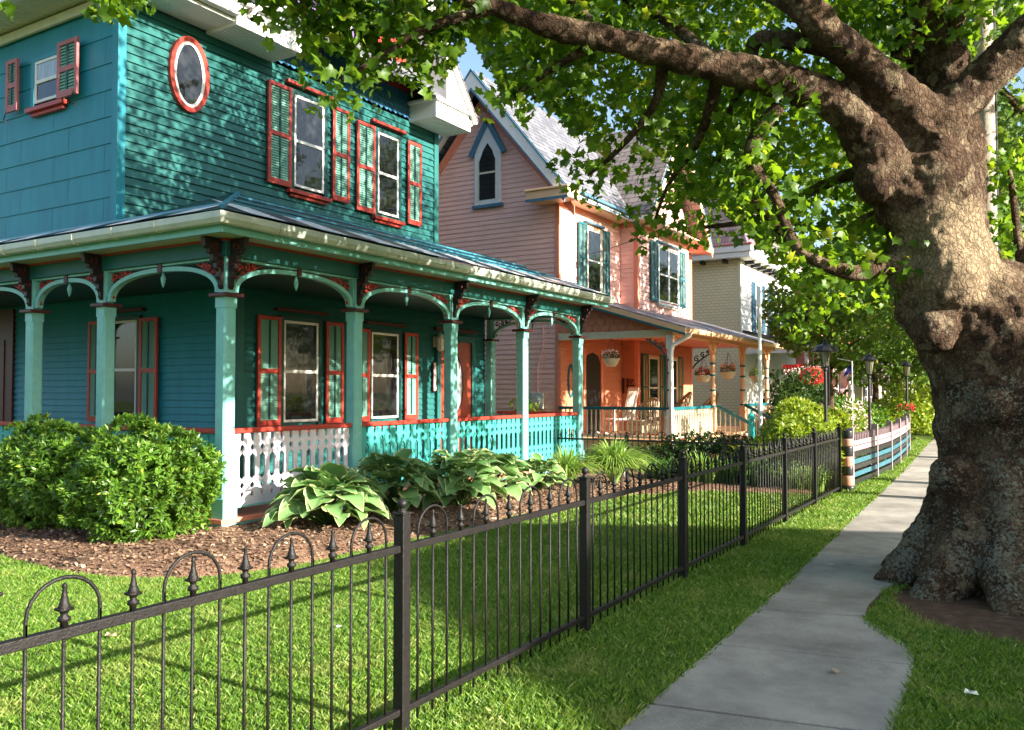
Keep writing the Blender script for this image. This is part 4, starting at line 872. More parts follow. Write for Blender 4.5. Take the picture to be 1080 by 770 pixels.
# ================= CREAM HOUSE =================
ch=thing('cream_house',(-10,34,0),'tall cream shingled house with purple mansard roof and blue shutters','house')
CX=-9.0; CY=31.0
q=MB(); q.box(-15,CX,CY,39.5,0,6.4); q.build('wall','creamcourse',ch)
clap(PX(CX+.004),CY+.1,39.5,.3,6.4,.14,'front_boards','white',ch,lip=.02)
q=MB(); q.box(CX-.1,CX+.02,CY-.02,CY+.12,0,6.4); q.build('corner_board','cream',ch)
q=MB(); q.box(-15.2,CX+.5,CY-.45,39.9,6.42,6.62); q.box(-15.2,CX+.55,CY-.5,39.95,6.62,6.85); q.build('cornice','white',ch,bevel=.02)
q=MB(); q.box(-15.2,CX+.57,CY-.52,39.97,6.852,6.92); q.build('cornice_edge','fadedred',ch)
q=MB()
for x in np.arange(-14.6,CX,.85): q.box(x-.06,x+.06,CY-.35,CY,6.28,6.42)
for y in np.arange(31.6,39.5,.85): q.box(CX,CX+.35,y-.06,y+.06,6.28,6.42)
q.build('cornice_bracket','blackiron',ch)
q=MB(); a=[(-15,CY-.3,6.92),(CX+.35,CY-.3,6.92),(CX+.35,39.8,6.92),(-15,39.8,6.92)]; b=[(-14,CY+.5,9.2),(CX-.5,CY+.5,9.2),(CX-.5,39,9.2),(-14,39,9.2)]
q.add(a+b,[(0,1,5,4),(1,2,6,5),(2,3,7,6),(3,0,4,7),(4,5,6,7)]); q.build('mansard_roof','purpleslate',ch)
M['blueshut']=mat('blue_shutter_paint',(.06,.14,.20),.5,.3)
for y in (32.9,35.2,37.6):
    window(PX(CX+.01),y,y+.75,3.9,5.7,ch,casing='white',sill='white')
    for s0,s1 in ((y-.55,y-.1),(y+.85,y+1.3)): shutter(PX(CX+.01),s0,s1,3.85,5.75,ch,fr='blueshut',lo='blueshut',rod='blueshut')
q=MB(); slab(q,[(-6.7,31.2,3.2),(-6.7,39.8,3.2),(CX,39.8,3.75),(CX,31.2,3.75)],.08); q.build('porch_roof','slateY',ch)
q=MB(); q.box(CX,-6.65,31.2,31.35,2.95,3.2); q.box(-6.8,-6.65,31.35,39.8,2.95,3.2); q.build('porch_beam','white',ch)
q=MB(); q.box(CX,-6.8,31.2,39.8,0,.6); q.build('porch_base','cream',ch)
for y in (31.3,33.4,35.5,37.6,39.7):
    q=MB(); q.lathe([(.09,.6),(.06,.8),(.08,1.6),(.05,2.0),(.07,2.95)],(-6.75,y,0),10); q.build('porch_post','white',ch)
# ================= HOUSES FURTHER ALONG =================
def far_house(name,label,x0,x1,y0,y1,h,mw,mr,ridge,porch=None,win=True):
    t=thing(name,((x0+x1)/2,(y0+y1)/2,0),label,'house'); 
    q=MB(); q.box(x0,x1,y0,y1,0,h); q.prism([(x0,h),(x1,h),((x0+x1)/2,h+ridge)],-(y1-y0),0,T=PY(y0)); q.build('wall',mw,t)
    q=MB(); xm=(x0+x1)/2; slab(q,[(x0-.4,y0-.4,h-.25),(x0-.4,y1+.4,h-.25),(xm,y1+.4,h+ridge+.1),(xm,y0-.4,h+ridge+.1)],.12); slab(q,[(x1+.4,y0-.4,h-.25),(x1+.4,y1+.4,h-.25),(xm,y1+.4,h+ridge+.1),(xm,y0-.4,h+ridge+.1)],.12); q.build('roof',mr,t)
    for z in (1.0,h-2.0):
        for y in np.arange(y0+1,y1-1,2.3): window(PX(x1),y,y+.8,z,z+1.4,t,casing='white',sill='white')
        for x in np.arange(x0+1,x1-1,2.5): window(PY(y0),x,x+.8,z,z+1.4,t,casing='white',sill='white')
    if porch:
        px_=x1+2; q=MB(); slab(q,[(px_+.3,y0,2.9),(px_+.3,y1,2.9),(x1,y1,3.4),(x1,y0,3.4)],.1); q.build('porch_roof',mr,t)
        q=MB(); q.box(x1,px_,y0,y1,0,.5); q.box(px_-.12,px_,y0,y1,2.65,2.88); q.build('porch_base',porch,t)
        for y in np.arange(y0+.1,y1,2): q=MB(); q.box(px_-.14,px_-.02,y,y+.12,.5,2.65); q.build('porch_post',porch,t)
        q=MB(); q.box(px_-.1,px_-.04,y0,y1,1.25,1.32)
        for y in np.arange(y0,y1,.16): q.box(px_-.09,px_-.06,y,y+.06,.5,1.25)
        q.build('porch_railing','white',t)
    return t
M['rosewall']=mat('rose_red_wall_paint',(.55,.16,.12),.6,.3)
far_house('rose_house','rose red house with white porch posts far down the row behind the flag',-15,-8.6,43,52,6.2,'rosewall','slateY',2.6,'chalk')
far_house('yellow_house','pale yellow house beyond the rose red one, mostly behind trees',-15,-8.8,56,66,6.2,'cream','slateX',2.6,'white')
far_house('added_side_house','unseen tan house added next door to darken the teal house windows',-26,-12,-26,-15,6,'cream','slateX',3,win=False)  # added out of view so the side windows mirror it, not pale sky
far_house('white_house','small white house far away at the end of the street',-10,-2.5,104,112,4.2,'white','slateY',2.4)
# ================= PORCH FURNITURE, BASKETS =================
rc=thing('rocking_chair',(-8.75,19.55,DZ),'white slatted rocking chair on the pink house porch beside the dark door','chair')
def B(nm,m,par,fn,**k): q=MB(); fn(q); return q.build(nm,m,par,local=True,**k)
M['bonewhite']=mat('bone_white_paint',(.72,.62,.52),.5,.3)
def chair_seat(q): q.box(-.27,.27,-.27,.27,.42,.45)
B('seat','bonewhite',rc,chair_seat)
def cb(q):
    for i in range(6): x=-.22+i*.088; q.beam((x,.24,.45),(x,.42,1.18),.05,.015)
    q.beam((-.27,.42,1.18),(.27,.42,1.18),.03,.07); q.beam((-.27,.28,.60),(.27,.28,.60),.03,.05)
B('backrest','bonewhite',rc,cb)
for s in (-1,1):
    B('armrest','bonewhite',rc,lambda q:(q.beam((s*.29,-.3,.68),(s*.29,.32,.70),.07,.025),q.tube([(s*.29,-.25,.05),(s*.29,-.25,.67)],.02,6)))
    B('rocker','bonewhite',rc,lambda q:q.tube([(s*.27,-.5+i*.11,.03+.10*((i-4.5)/5)**2) for i in range(11)],.02,6))
    B('leg','bonewhite',rc,lambda q:q.tube([(s*.27,.24,.04),(s*.27,.27,.45),(s*.27,.42,1.2)],.02,6))
    B('leg','bonewhite',rc,lambda q:q.tube([(s*.27,-.25,.04),(s*.27,-.25,.45)],.02,6))
rc.rotation_euler=(0,0,R(-40))
def wicker(loc,rz,label):
    w=thing('wicker_armchair',loc,label,'chair','wicker chairs on the pink house porch')
    def seat(q): q.box(-.3,.3,-.3,.25,.30,.42); 
    B('seat','wicker',w,seat,bevel=.03)
    def back(q):
        n=14
        for i in range(n+1):
            a=math.pi*i/n; x=.38*math.cos(a); y=.02+.28*math.sin(a); q.tube([(x,y,.30),(x*1.05,y*1.08,.62+.32*math.sin(a)**1.2)],.018,5)
        q.tube([(.40*math.cos(math.pi*i/n),.02+.30*math.sin(math.pi*i/n),.62+.32*math.sin(math.pi*i/n)**1.2) for i in range(n+1)],.035,7)
        for z in (.4,.5,.6): q.tube([(.38*math.cos(math.pi*i/n),.02+.28*math.sin(math.pi*i/n),z) for i in range(n+1)],.015,5)
    B('backrest','wicker',w,back,smooth=True)
    B('skirt','wicker',w,lambda q:q.box(-.32,.32,-.31,.27,.12,.30))
    for x in (-.28,.28):
        for y in (-.27,.24): B('leg','wicker',w,lambda q:q.tube([(x,y,0),(x,y,.3)],.022,6))
    w.rotation_euler=(0,0,rz); return w
w0=wicker((-8.1,19.6,DZ),R(-30),'small tan wicker chair behind the middle of the pink porch railing')
copy_thing(w0,(-7.75,20.9,DZ),'wide wicker chair on the pink porch just left of the teal newel post',R(-60),1.15)
copy_thing(w0,(-8.0,23.9,DZ),'wicker chair on the pink porch between the two teal newel posts',R(-80),1.15)
q=MB(); cu=thing('seat_cushion',(-8.0,23.9,DZ+.42),'blue grey cushion lying on the wicker chair between the newels','cushion')
M['cushionblue']=mat('faded_blue_cloth',(.20,.27,.34),.9,.1)
q=MB(); q.box(-.28,.28,-.26,.26,.0,.1); q.build('cushion','cushionblue',cu,bevel=.04,local=True)
def basket(loc,label,flower,rz=0,bowl='cream',r=.2,ztop=.55,fl=260):
    b=thing('hanging_basket',loc,label,'flower basket','hanging flower baskets on the pink porch')
    B('bowl',bowl,b,lambda q:q.lathe([(.03,-.17),(.10,-.16),(.16,-.09),(.195,0),(.21,.02),(.20,.03),(.17,.025)],(0,0,0),16),smooth=True)
    for i in range(3):
        a=2*math.pi*i/3; B('chain','blackiron',b,lambda q:q.tube([(.19*math.cos(a),.19*math.sin(a),.02),(0,0,ztop)],.005,4))
    p=blob_pts((0,0,.07),(.22,.22,.12),fl); o=leaves('foliage',p,.07,DIA,'lilydark',up=.4); o.parent=b
    p=blob_pts((0,0,.13),(.20,.20,.13),fl//2,shell=.8); p=p[p[:,2]>.06]; o=leaves('flowers',p,.06,TRI,flower,up=.5); o.parent=b
    return b
basket((-8.47,Y0-.0,2.33),'cream bowl basket of white flowers hanging at the pink porch side opening','whiteflower')
basket((XF+.05,22.75,2.08),'bowl of orange flowers hanging at the pink porch just left of the white flagpole','orangeflower',r=.24)
basket((XF-.5,22.3,1.98),'dark trailing basket hanging lowest at the pink porch left of the orange flowers','redflower')
basket((XF+.05,25.6,2.02),'cream bowl of yellow green leaves hanging near the far end of the pink porch','lily')
# ================= POLES, LAMPS, FLAG =================
q=MB(); q.lathe([(.05,0),(.035,.05),(.032,3.1),(.03,3.14)],(0,0,0),12); o=q.build('flagpole','white'); o.location=(-4.1,15.3,0); tag(o,'bare white metal pole standing in front of the pink house porch','pole')
def lamp_post(loc,h,label,m='blackiron',hood=False):
    t=thing('street_lamp',loc,label,'street lamp','garden lamp posts along the fences')
    B('post',m,t,lambda q:q.lathe([(.07,0),(.07,.12),(.05,.16),(.038,.25),(.030,.4),(.028,h-.42),(.045,h-.40),(.03,h-.37),(.05,h-.34)],(0,0,0),12),smooth=False)
    def cage(q):
        for i in range(4):
            a=math.pi/4+i*math.pi/2; q.beam((.055*math.cos(a),.055*math.sin(a),h-.34),(.105*math.cos(a),.105*math.sin(a),h-.08),.012,.012)
        q.lathe([(.14,h-.08),(.15,h-.06),(.07,h+.02),(.03,h+.05),(.012,h+.08),(.018,h+.1),(.001,h+.13)] if not hood else [(.22,h-.10),(.23,h-.08),(.16,h-.0),(.05,h+.04),(.03,h+.07),(.04,h+.12),(.001,h+.14)],(0,0,0),12)
    c=B('lantern',m,t,cage); q=MB(); q.lathe([(.045,h-.33),(.085,h-.09)],(0,0,0),8); gl_=q.build('lamp_glass','lampglass',c); return t
lamp_post((-2.95,15.1,0),2.35,'tallest nearest lamp post with a wide hood rising out of the clipped hedge','blackiron',True)
lamp_post((-2.62,17.5,0),2.25,'slim black lamp post at the middle of the striped fence')
lamp_post((-2.75,24.5,0),2.32,'farthest small black lamp post beyond the end of the striped fence')
fl=thing('flag',(-3.75,20.6,1.95),'striped red and white flag with a blue corner drooping from a thin garden pole','flag'); fl.scale=(.62,)*3
B('staff','white',fl,lambda q:(q.tube([(.55,-.3,.5),(.55,-.3,-3.1)],.018,6),q.tube([(.55,-.3,.5),(.0,-.1,.62)],.012,6)))
def cloth(name,m,u0,u1,v0,v1):
    q=MB(); n=10
    def P(u,v): return (.5-.35*u-.12*v+.04*math.sin(6*v+3*u), -.28+.1*u+.07*math.sin(7*v+5*u), .45-.55*u*.6-.95*v*.9)
    for i in range(n):
        for j in range(4):
            a0=u0+(u1-u0)*j/4;a1=u0+(u1-u0)*(j+1)/4;b0=v0+(v1-v0)*i/n;b1=v0+(v1-v0)*(i+1)/n
            q.poly(P(a0,b0),P(a1,b0),P(a1,b1),P(a0,b1))
    return q.build(name,m,fl,local=True,smooth=True)
M['flagred']=mat('flag_red_cloth',(.55,.02,.04),.8,.2); M['flagblue']=mat('flag_navy_cloth',(.02,.03,.14),.8,.2); M['flagwhite']=mat('flag_white_cloth',(.8,.8,.78),.8,.2)
for i in range(13): cloth('stripe','flagred' if i%2==0 else 'flagwhite',i/13,(i+1)/13,0 if i>6 else .42,1)
cloth('canton','flagblue',0,7/13,0,.42)
fc=thing('red_bunting',(-6.55,28.6,2.35),'bright red cloth bunting hung beneath the porch eave','bunting')
q=MB(); 
for i in range(8): x=-.4+i*.1; q.poly((x,.02*(i%2),.1),(x+.1,.02*((i+1)%2),.1),(x+.09,.03*((i+1)%2),-.12-.06*math.sin(i)),(x+.01,.0,-.14))
q.build('cloth','redcloth',fc,local=True); fc.rotation_euler=(0,0,R(40))
def flowers_thing(name,loc,r,n,m,label,cat,mleaf='lilydark',size=.09):
    t=thing(name,loc,label,cat)
    p=blob_pts((0,0,r[2]),r,n,.4); o=leaves('foliage',p,size,DIA,mleaf); o.parent=t
    p=blob_pts((0,0,r[2]*1.08),r,n//2,.85); p=p[p[:,2]>r[2]*.5]; o=leaves('flowers',p,size*.8,TRI,m,up=.3); o.parent=t
    return t
b=flowers_thing('hanging_flowers',(-4.05,19.4,1.62),(.26,.26,.24),420,'redflower','red flower basket on an iron crook just behind the tallest lamp post','flower basket'); B('crook','blackiron',b,lambda q:q.tube([(.3,.2,-1.62),(.3,.2,.75),(.2,.13,.9),(.05,.03,.9),(0,0,.75),(0,0,.2)],.014,6))
b=flowers_thing('window_planter',(-5.6,26.5,2.0),(.75,.3,.16),300,'pinkflower','long planter of pink and dark flowers above the flag','planter')
flowers_thing('rose_bush',(-3.1,18.9,.1),(.35,.55,.62),900,'pinkflower','pink and white flowering rose bush bright against the striped fence','rose bush','shrub_y',.07)
flowers_thing('geranium_pot',(-2.75,24.3,1.0),(.22,.22,.14),150,'redflower','dark red flower cluster at the end post of the striped fence','flowers')
q=MB(); q.lathe([(.13,0),(.17,.3),(.18,.34),(.17,.34)],(-2.75,24.3,.68),12)
flowers_thing('azalea_bush',(-4.2,20.5,0),(.7,.9,.62),1600,'pinkflower','pink flowered bush behind the striped fence near the second lamp','bush','shrub_y',.08)
# stake in the bed
q=MB(); q.box(-.035,.035,-.02,.02,0,.52); q.box(-.045,.045,-.03,.03,.52,.55); o=q.build('garden_stake','white'); o.location=(-5.9,13.35,.08); tag(o,'short white painted stake beside the arching daylily clump','stake')
# telephone pole and its wires
up=thing('utility_pole',(-.48,13.9,0),'tall weathered grey wooden utility pole behind the tree trunk','utility pole')
B('pole','wood_grey',up,lambda q:q.tube([(0,0,0),(0,0,4),(0,0,10)],[.155,.135,.11],16),smooth=True)
B('conduit','blackiron',up,lambda q:q.tube([(.14,-.02,.1),(.13,-.02,9)],.018,6))
B('crossarm','wood_grey',up,lambda q:q.box(-1.1,1.1,-.06,.06,9.2,9.32))
def wire(name,pts,label,r=.008,sag=.3):
    a,b=[Vector(p) for p in pts]; q=MB(); q.tube([a.lerp(b,t)-Vector((0,0,sag*4*t*(1-t))) for t in np.linspace(0,1,16)],r,4); tag(q.build(name,'blackiron'),label,'wire')
wire('overhead_wire',((-.48,13.9,7.4),(.6,-8,7.2)),'black overhead wire crossing above the right hand limb',.012)
wire('overhead_wire',((-.48,13.9,6.9),(12,20,6.4)),'thin wire running right from the pole past the blue sky',.012)
wire('overhead_wire',((-.48,13.9,6.5),(12,18,6.3)),'lower thin wire running right from the pole past the blue sky',.010)
wire('service_wire',((-.48,13.9,7.0),(-9.75,20.0,5.15)),'thin black service wire slanting down to the pink house',.010,.5)
# ================= PLANTS =================
def shrub(name,loc,r,n,m,label,size=.055,cat='shrub'):
    t=thing(name,loc,label,cat)
    c=(0,0,r[2]*.92)
    # clusters of leaves make rosettes
    nc=n//9; q=blob_pts(c,r,nc,.78); q=q[q[:,2]>.03]
    nrm=(q-np.array(c))/np.array(r); nrm/=np.linalg.norm(nrm,axis=1)[:,None]
    P=np.repeat(q,9,0); K=len(P); d=rng.normal(size=(K,3)); d/=np.linalg.norm(d,axis=1)[:,None]
    N3=np.repeat(nrm,9,0); y=d*.75+N3*.7; y/=np.linalg.norm(y,axis=1)[:,None]
    z=N3*.9+np.array([0,0,.35])+rng.normal(size=(K,3))*.25; z-= (z*y).sum(1)[:,None]*y; z/=np.linalg.norm(z,axis=1)[:,None]; x=np.cross(y,z)
    P=P+y*size*.5; rot=np.stack([x,y,z],1)
    o=leaves('foliage',P,size,DIA,m,rot=rot); o.parent=t
    p2=blob_pts(c,tuple(v*.8 for v in r),n//3,.2); p2=p2[p2[:,2]>.05]; o=leaves('inner_foliage',p2,size*1.3,TRI,m); o.parent=t
    q=MB()
    for i in range(9):
        a=i*.7; q.tube([(0,0,0),(r[0]*.3*math.cos(a),r[1]*.3*math.sin(a),r[2]*.6),(r[0]*.6*math.cos(a),r[1]*.6*math.sin(a),r[2]*1.1)],[.025,.015,.006],5)
    s=q.build('stems','twig',t,local=True); return t
shrub('azalea_shrub',(-7.75,5.55,.08),(.72,.66,.62),15000,'shrub','rounded light green shrub beside the porch corner post',.078)
shrub('azalea_shrub',(-9.35,5.55,.08),(.92,.62,.60),15000,'shrub','darker wide shrub at the left edge of the photo',.078)
# hostas
def hosta_leaf_mesh(L,Wd,curl):
    nu,nv=9,7; V=[];E=[];F=[]
    for i in range(nu):
        t=i/(nu-1); w=Wd*(math.sin(math.pi*min(1,t*.93+.07)**.72)**.85)*.5 if t<1 else 0.002
        for j in range(nv):
            s=-1+2*j/(nv-1); x=s*w; y=L*t; z=.10*L*math.sin(math.pi*t*.9)-curl*L*t*t+ .10*Wd*(s*s)*(1 if t<.8 else .3)+.012*math.sin(t*14+s*3)*abs(s)
            V.append((x,y,z)); E.append(max(abs(s),(t-.80)*5 if t>.80 else 0))
    for i in range(nu-1):
        for j in range(nv-1): a=i*nv+j; F.append((a,a+1,a+nv+1,a+nv))
    return np.array(V),np.array(E),F
def hostamat():
    m=leafmat('variegated_hosta',(.09,.22,.06),(.22,.38,.13),trans=.2,rough=.42,spec=.45); n=m.node_tree.nodes; l=m.node_tree.links
    at_=n.new('ShaderNodeAttribute'); at_.attribute_name='edge'; nz=n.new('ShaderNodeTexNoise'); nz.inputs['Scale'].default_value=30
    ad=n.new('ShaderNodeMath'); ad.operation='MULTIPLY_ADD'; ad.inputs[1].default_value=.22; l.new(nz.outputs[0],ad.inputs[0]); l.new(at_.outputs['Fac'],ad.inputs[2])
    gt_=n.new('ShaderNodeMapRange'); gt_.inputs[1].default_value=.92; gt_.inputs[2].default_value=.99; l.new(ad.outputs[0],gt_.inputs[0])
    mx=n.new('ShaderNodeMix'); mx.data_type='RGBA'; mx.inputs[7].default_value=(.60,.64,.30,1); l.new(gt_.outputs[0],mx.inputs[0])
    b=n['Principled BSDF']; src=b.inputs['Base Color'].links[0].from_socket; l.new(src,mx.inputs[6]); l.new(mx.outputs[2],b.inputs['Base Color'])
    wv=n.new('ShaderNodeTexNoise'); wv.inputs['Scale'].default_value=60; bp=n.new('ShaderNodeBump'); bp.inputs['Strength'].default_value=.3; bp.inputs['Distance'].default_value=.01; l.new(wv.outputs[0],bp.inputs['Height']); l.new(bp.outputs[0],b.inputs['Normal'])
    return m
M['hosta']=hostamat()
def hosta(loc,rad,h,nl,label,Ls=.30):
    t=thing('hosta',loc,label,'hosta plant','hostas in the bed below the porch'); AV=[];AE=[];AF=[];off=0; q=MB()
    for k in range(nl):
        ring=k/nl; a=k*2.4+rng.uniform(-.3,.3); rr=rad*(.25+.75*ring)*rng.uniform(.8,1.05); hh=h*(1.02-.72*ring**1.6)*rng.uniform(.85,1.1)
        L=Ls*rng.uniform(.8,1.2); V,E_,F=hosta_leaf_mesh(L,L*rng.uniform(.86,1.02),rng.uniform(.05,.55))
        tilt=R(34-46*ring+rng.uniform(-12,12)); roll=R(rng.uniform(-25,25))
        Mx=Matrix.Translation((rr*.55*math.cos(a),rr*.55*math.sin(a),hh))@Matrix.Rotation(a-math.pi/2,4,'Z')@Matrix.Rotation(tilt,4,'X')@Matrix.Rotation(roll,4,'Y')
        Mn=np.array(Mx); V=V@Mn[:3,:3].T+Mn[:3,3]; AV.append(V);AE.append(E_); AF+= [tuple(i+off for i in f) for f in F]; off+=len(V)
        q.tube([(0,0,0),(rr*.3*math.cos(a),rr*.3*math.sin(a),hh*.7),tuple(V[3])],[.008,.007,.006],5)
    V=np.concatenate(AV); E_=np.concatenate(AE); L=np.array(AF).ravel(); o=mesh_np('leaves',V,L,np.arange(len(AF))*4,'hosta',smooth=True,attr=E_); o.parent=t
    q.build('stalks','stemgreen',t,local=True,smooth=True); return t
hosta((-6.62,7.05,.1),.85,.48,84,'hosta nearest the porch corner with large drooping cream edged leaves',.31)
hosta((-6.62,8.15,.1),.72,.58,76,'tall hosta in front of the second porch bay',.30)
hosta((-6.25,9.05,.1),.75,.57,84,'broad sunlit hosta in the middle of the row',.29)
hosta((-6.45,10.1,.1),.65,.50,52,'hosta with pale leaves below the third porch bay',.31)
hosta((-6.2,11.0,.1),.55,.42,44,'last and smallest hosta of the row next to the grassy daylilies',.24)
def strap(loc,nb,L,m,label,w=.014,spread=1.0,name='daylily',cat='plant',group=None,xs_=0,ys_=0):
    t=thing(name,loc,label,cat,group); q=MB()
    for k in range(nb):
        a=rng.uniform(0,2*math.pi); l_=L*rng.uniform(.65,1.15); lean=rng.uniform(.15,1.0)*spread; bx=rng.uniform(-.5,.5)*xs_+.05*math.cos(a); by=rng.uniform(-.5,.5)*ys_+.05*math.sin(a)
        pts=[]
        for i in range(6):
            t_=i/5; rr=l_*lean*.75*t_**1.5; z=l_*(1.05*t_-(.25+.55*lean)*t_**2.6); pts.append(Vector((bx+rr*math.cos(a),by+rr*math.sin(a),max(z,.02))))
        sx_=Vector((-math.sin(a),math.cos(a),0)); ww=[w*.9,w,w,w*.8,w*.5,.001]
        vs=[]
        for p,v in zip(pts,ww): vs+= [tuple(p-sx_*v),tuple(p+Vector((0,0,-v*.5))),tuple(p+sx_*v)]
        q.add(vs,[(3*i+j,3*i+j+1,3*i+j+4,3*i+j+3) for i in range(5) for j in (0,1)])
    q.build('leaves',m,t,local=True,smooth=True); return t
strap((-5.65,12.45,.1),800,1.0,'lily','large arching clump of light green daylily leaves below the end porch post',.016)
strap((-6.1,11.7,.1),520,.85,'lily','smaller arching daylily clump between the hostas and the big clump',.011)
for i,(x,y,l_,m,lab) in enumerate([(-5.3,13.55,.62,'lilydark','dark daylily clump just right of the white stake'),(-4.6,13.6,.72,'lily','tall bright daylily clump in front of the low fence'),(-4.05,13.65,.66,'lilydark','dark daylily clump left of the yellow green lilies'),(-3.5,13.65,.62,'lilydark','dark daylily clump behind the front fence posts'),(-3.0,13.6,.6,'lily','last daylily clump at the corner of the two fences')]):
    strap((x,y,.05),240,l_,m,lab,.015,.7,xs_=.5,ys_=.3)
strap((-3.9,14.5,.1),260,.95,'shrub_y','yellow green lily leaves rising behind the low fence by the white pole',.018,.6,xs_=.5,ys_=.4)
flowers_thing('impatiens_bed',(-5.0,15.6,.1),(1.6,.5,.34),1500,'orangeflower','orange and red flower bed in front of the pink porch skirt','flower bed','lilydark',.07)
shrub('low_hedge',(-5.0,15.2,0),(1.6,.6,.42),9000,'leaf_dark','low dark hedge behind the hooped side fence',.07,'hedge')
shrub('clipped_hedge',(-3.5,16.0,0),(.72,1.6,.70),17000,'shrub_y','sunlit yellow green hedge rising above the end of the iron fence',.11,'hedge')
shrub('vine_tangle',(-2.85,14.15,0),(.30,.32,.50),3200,'shrub_y','leafy tangle between the last iron post and the banded post',.08,'vine')
shrub('fence_hedge',(-3.4,22.3,0),(.5,1.6,.66),6000,'shrub','bright green hedge at the far end of the striped fence',.10,'hedge')
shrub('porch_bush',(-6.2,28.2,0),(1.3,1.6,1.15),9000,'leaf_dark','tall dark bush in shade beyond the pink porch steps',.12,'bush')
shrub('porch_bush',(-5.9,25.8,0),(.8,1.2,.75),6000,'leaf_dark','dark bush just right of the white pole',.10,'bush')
shrub('garden_bush',(-4.4,25.5,0),(.8,1.5,.7),5000,'shrub','green bush behind the far lamp and striped fence',.12,'bush')
shrub('potted_fern',(-9.2,15.6,0),(.45,.4,.72),3000,'shrub_y','fern like shrub seen through the end bay of the teal porch',.1,'shrub')
shrub('street_bush',(-3.6,33,0),(1.2,3,.9),5000,'shrub_y','pale bush far along the sidewalk under the last lamp',.16,'bush')
# fallen leaves and litter on the grass
for i,(x,y,z,rz,lab) in enumerate([(-5.0,3.35,.05,1,'pale dry leaf on the near lawn below the second hoop'),(-3.9,4.25,.05,2,'small white scrap on the lawn left of the middle fence post'),(-.28,5.0,.05,.4,'white scrap lying on the dark grass by the tree'),(-.95,5.05,.035,2,'tiny pale leaf on the sidewalk edge by the tree'),(-1.55,8.1,.035,1,'dry leaf on the sidewalk beyond the fence post')]):
    q=MB(); q.poly((-.035,0,0),(-.01,-.022,.012),(.035,-.005,.0),(.03,.02,.01),(0,.025,0)); q.poly((-.035,0,.001),(0,.025,.001),(-.02,.03,.012)); o=q.build('fallen_leaf','dryleaf' if i not in(1,2) else 'whiteflower'); o.location=(x,y,z); o.rotation_euler=(.2,.1,rz); tag(o,lab,'leaf')
# ================= THE BIG SYCAMORE =================
tr=thing('sycamore_tree',(.05,7.25,0),'massive old sycamore with burls and forking limbs arching over the sidewalk','tree')
def limb(pts,n=14):
    P=[at(u,v,d) for u,v,d,r in pts]; Rr=[p[3] for p in pts]; out=[];rr=[]
    for i in range(len(P)-1):
        p0=P[max(i-1,0)];p1=P[i];p2=P[i+1];p3=P[min(i+2,len(P)-1)]
        for t in np.linspace(0,1,7)[:-1]:
            t2=t*t;t3=t2*t; out.append(.5*((2*p1)+(-p0+p2)*t+(2*p0-5*p1+4*p2-p3)*t2+(-p0+3*p1-3*p2+p3)*t3)); rr.append(Rr[i]+(Rr[i+1]-Rr[i])*t)
    out.append(P[-1]); rr.append(Rr[-1]); rr=[r*(1+.10*noise.noise(p*2.3)) for r,p in zip(rr,out)]; return out,rr
LIMBS=[
 [(1068,740,6.9,.74),(1066,660,6.95,.70),(1066,590,6.98,.60),(1066,500,7.0,.53),(1060,420,7.0,.56),(1042,350,7.05,.55),(1000,300,7.05,.43),(988,245,7.0,.36),(982,200,6.95,.34),(980,160,6.9,.30)],
 [(1000,260,7.0,.30),(965,215,6.95,.30),(935,175,6.9,.225),(905,130,6.8,.18),(870,102,6.7,.155),(820,84,6.6,.140),(760,70,6.5,.125),(700,57,6.4,.115),(640,42,6.3,.10),(580,28,6.2,.09),(520,8,6.1,.08),(450,-25,6.0,.08),(360,-60,6.0,.06)],
 [(985,190,6.95,.32),(975,140,6.85,.23),(945,100,6.7,.17),(905,62,6.55,.15),(868,30,6.4,.135),(838,-8,6.3,.125),(800,-70,6.2,.13),(740,-150,6.2,.10)],
 [(975,150,6.85,.25),(1005,115,6.8,.18),(1045,75,6.7,.155),(1085,38,6.6,.15),(1150,-15,6.5,.13),(1240,-80,6.5,.12)],
 [(1025,345,7.4,.33),(1012,260,7.5,.23),(1014,180,7.5,.19),(1000,110,7.5,.24),(985,50,7.5,.23),(982,-10,7.5,.21),(985,-110,7.5,.17),(975,-220,7.5,.12)],
 [(1060,420,7.0,.42),(1090,355,6.95,.30),(1125,300,6.9,.24),(1180,255,6.9,.20),(1260,190,6.9,.16)],
]
q=MB()
for L in LIMBS:
    p,r=limb(L); q.tube(p,r,20)
base=Vector((.05,7.25,0)) ; tb=at(1066,640,6.95); tb.z=0
for a,l_,r in ((3.5,1.02,.26),(4.1,1.0,.27),(4.75,1.05,.25),(5.4,1.0,.26),(2.8,1.05,.27),(.2,1.1,.28),(1.5,1.1,.28)):
    d=Vector((math.cos(a),math.sin(a),0)); q.tube([tb+d*.30+Vector((0,0,1.1)),tb+d*.46+Vector((0,0,.55)),tb+d*.68+Vector((0,0,.18)),tb+d*(l_*.98)+Vector((0,0,-.12))],[r*.7,r*.85,r*.8,r*.5],12)
for u,v,d,r in ((1000,296,6.72,.24),(992,255,6.80,.21),(1015,312,6.78,.20),(964,325,6.95,.16),(985,345,6.75,.18),(957,290,6.95,.17),(1002,505,6.8,.16),(994,575,6.8,.15),(1050,430,6.5,.12),(985,600,6.75,.15),(925,190,6.85,.18),(1000,125,6.75,.17)):
    c=at(u,v,d); q.ball(tuple(c),r,12,sz=1.15)
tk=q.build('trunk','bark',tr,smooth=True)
rm=tk.modifiers.new('remesh','REMESH'); rm.mode='VOXEL'; rm.voxel_size=.022; rm.use_smooth_shade=True
sm=tk.modifiers.new('smooth','SMOOTH'); sm.factor=.6; sm.iterations=6
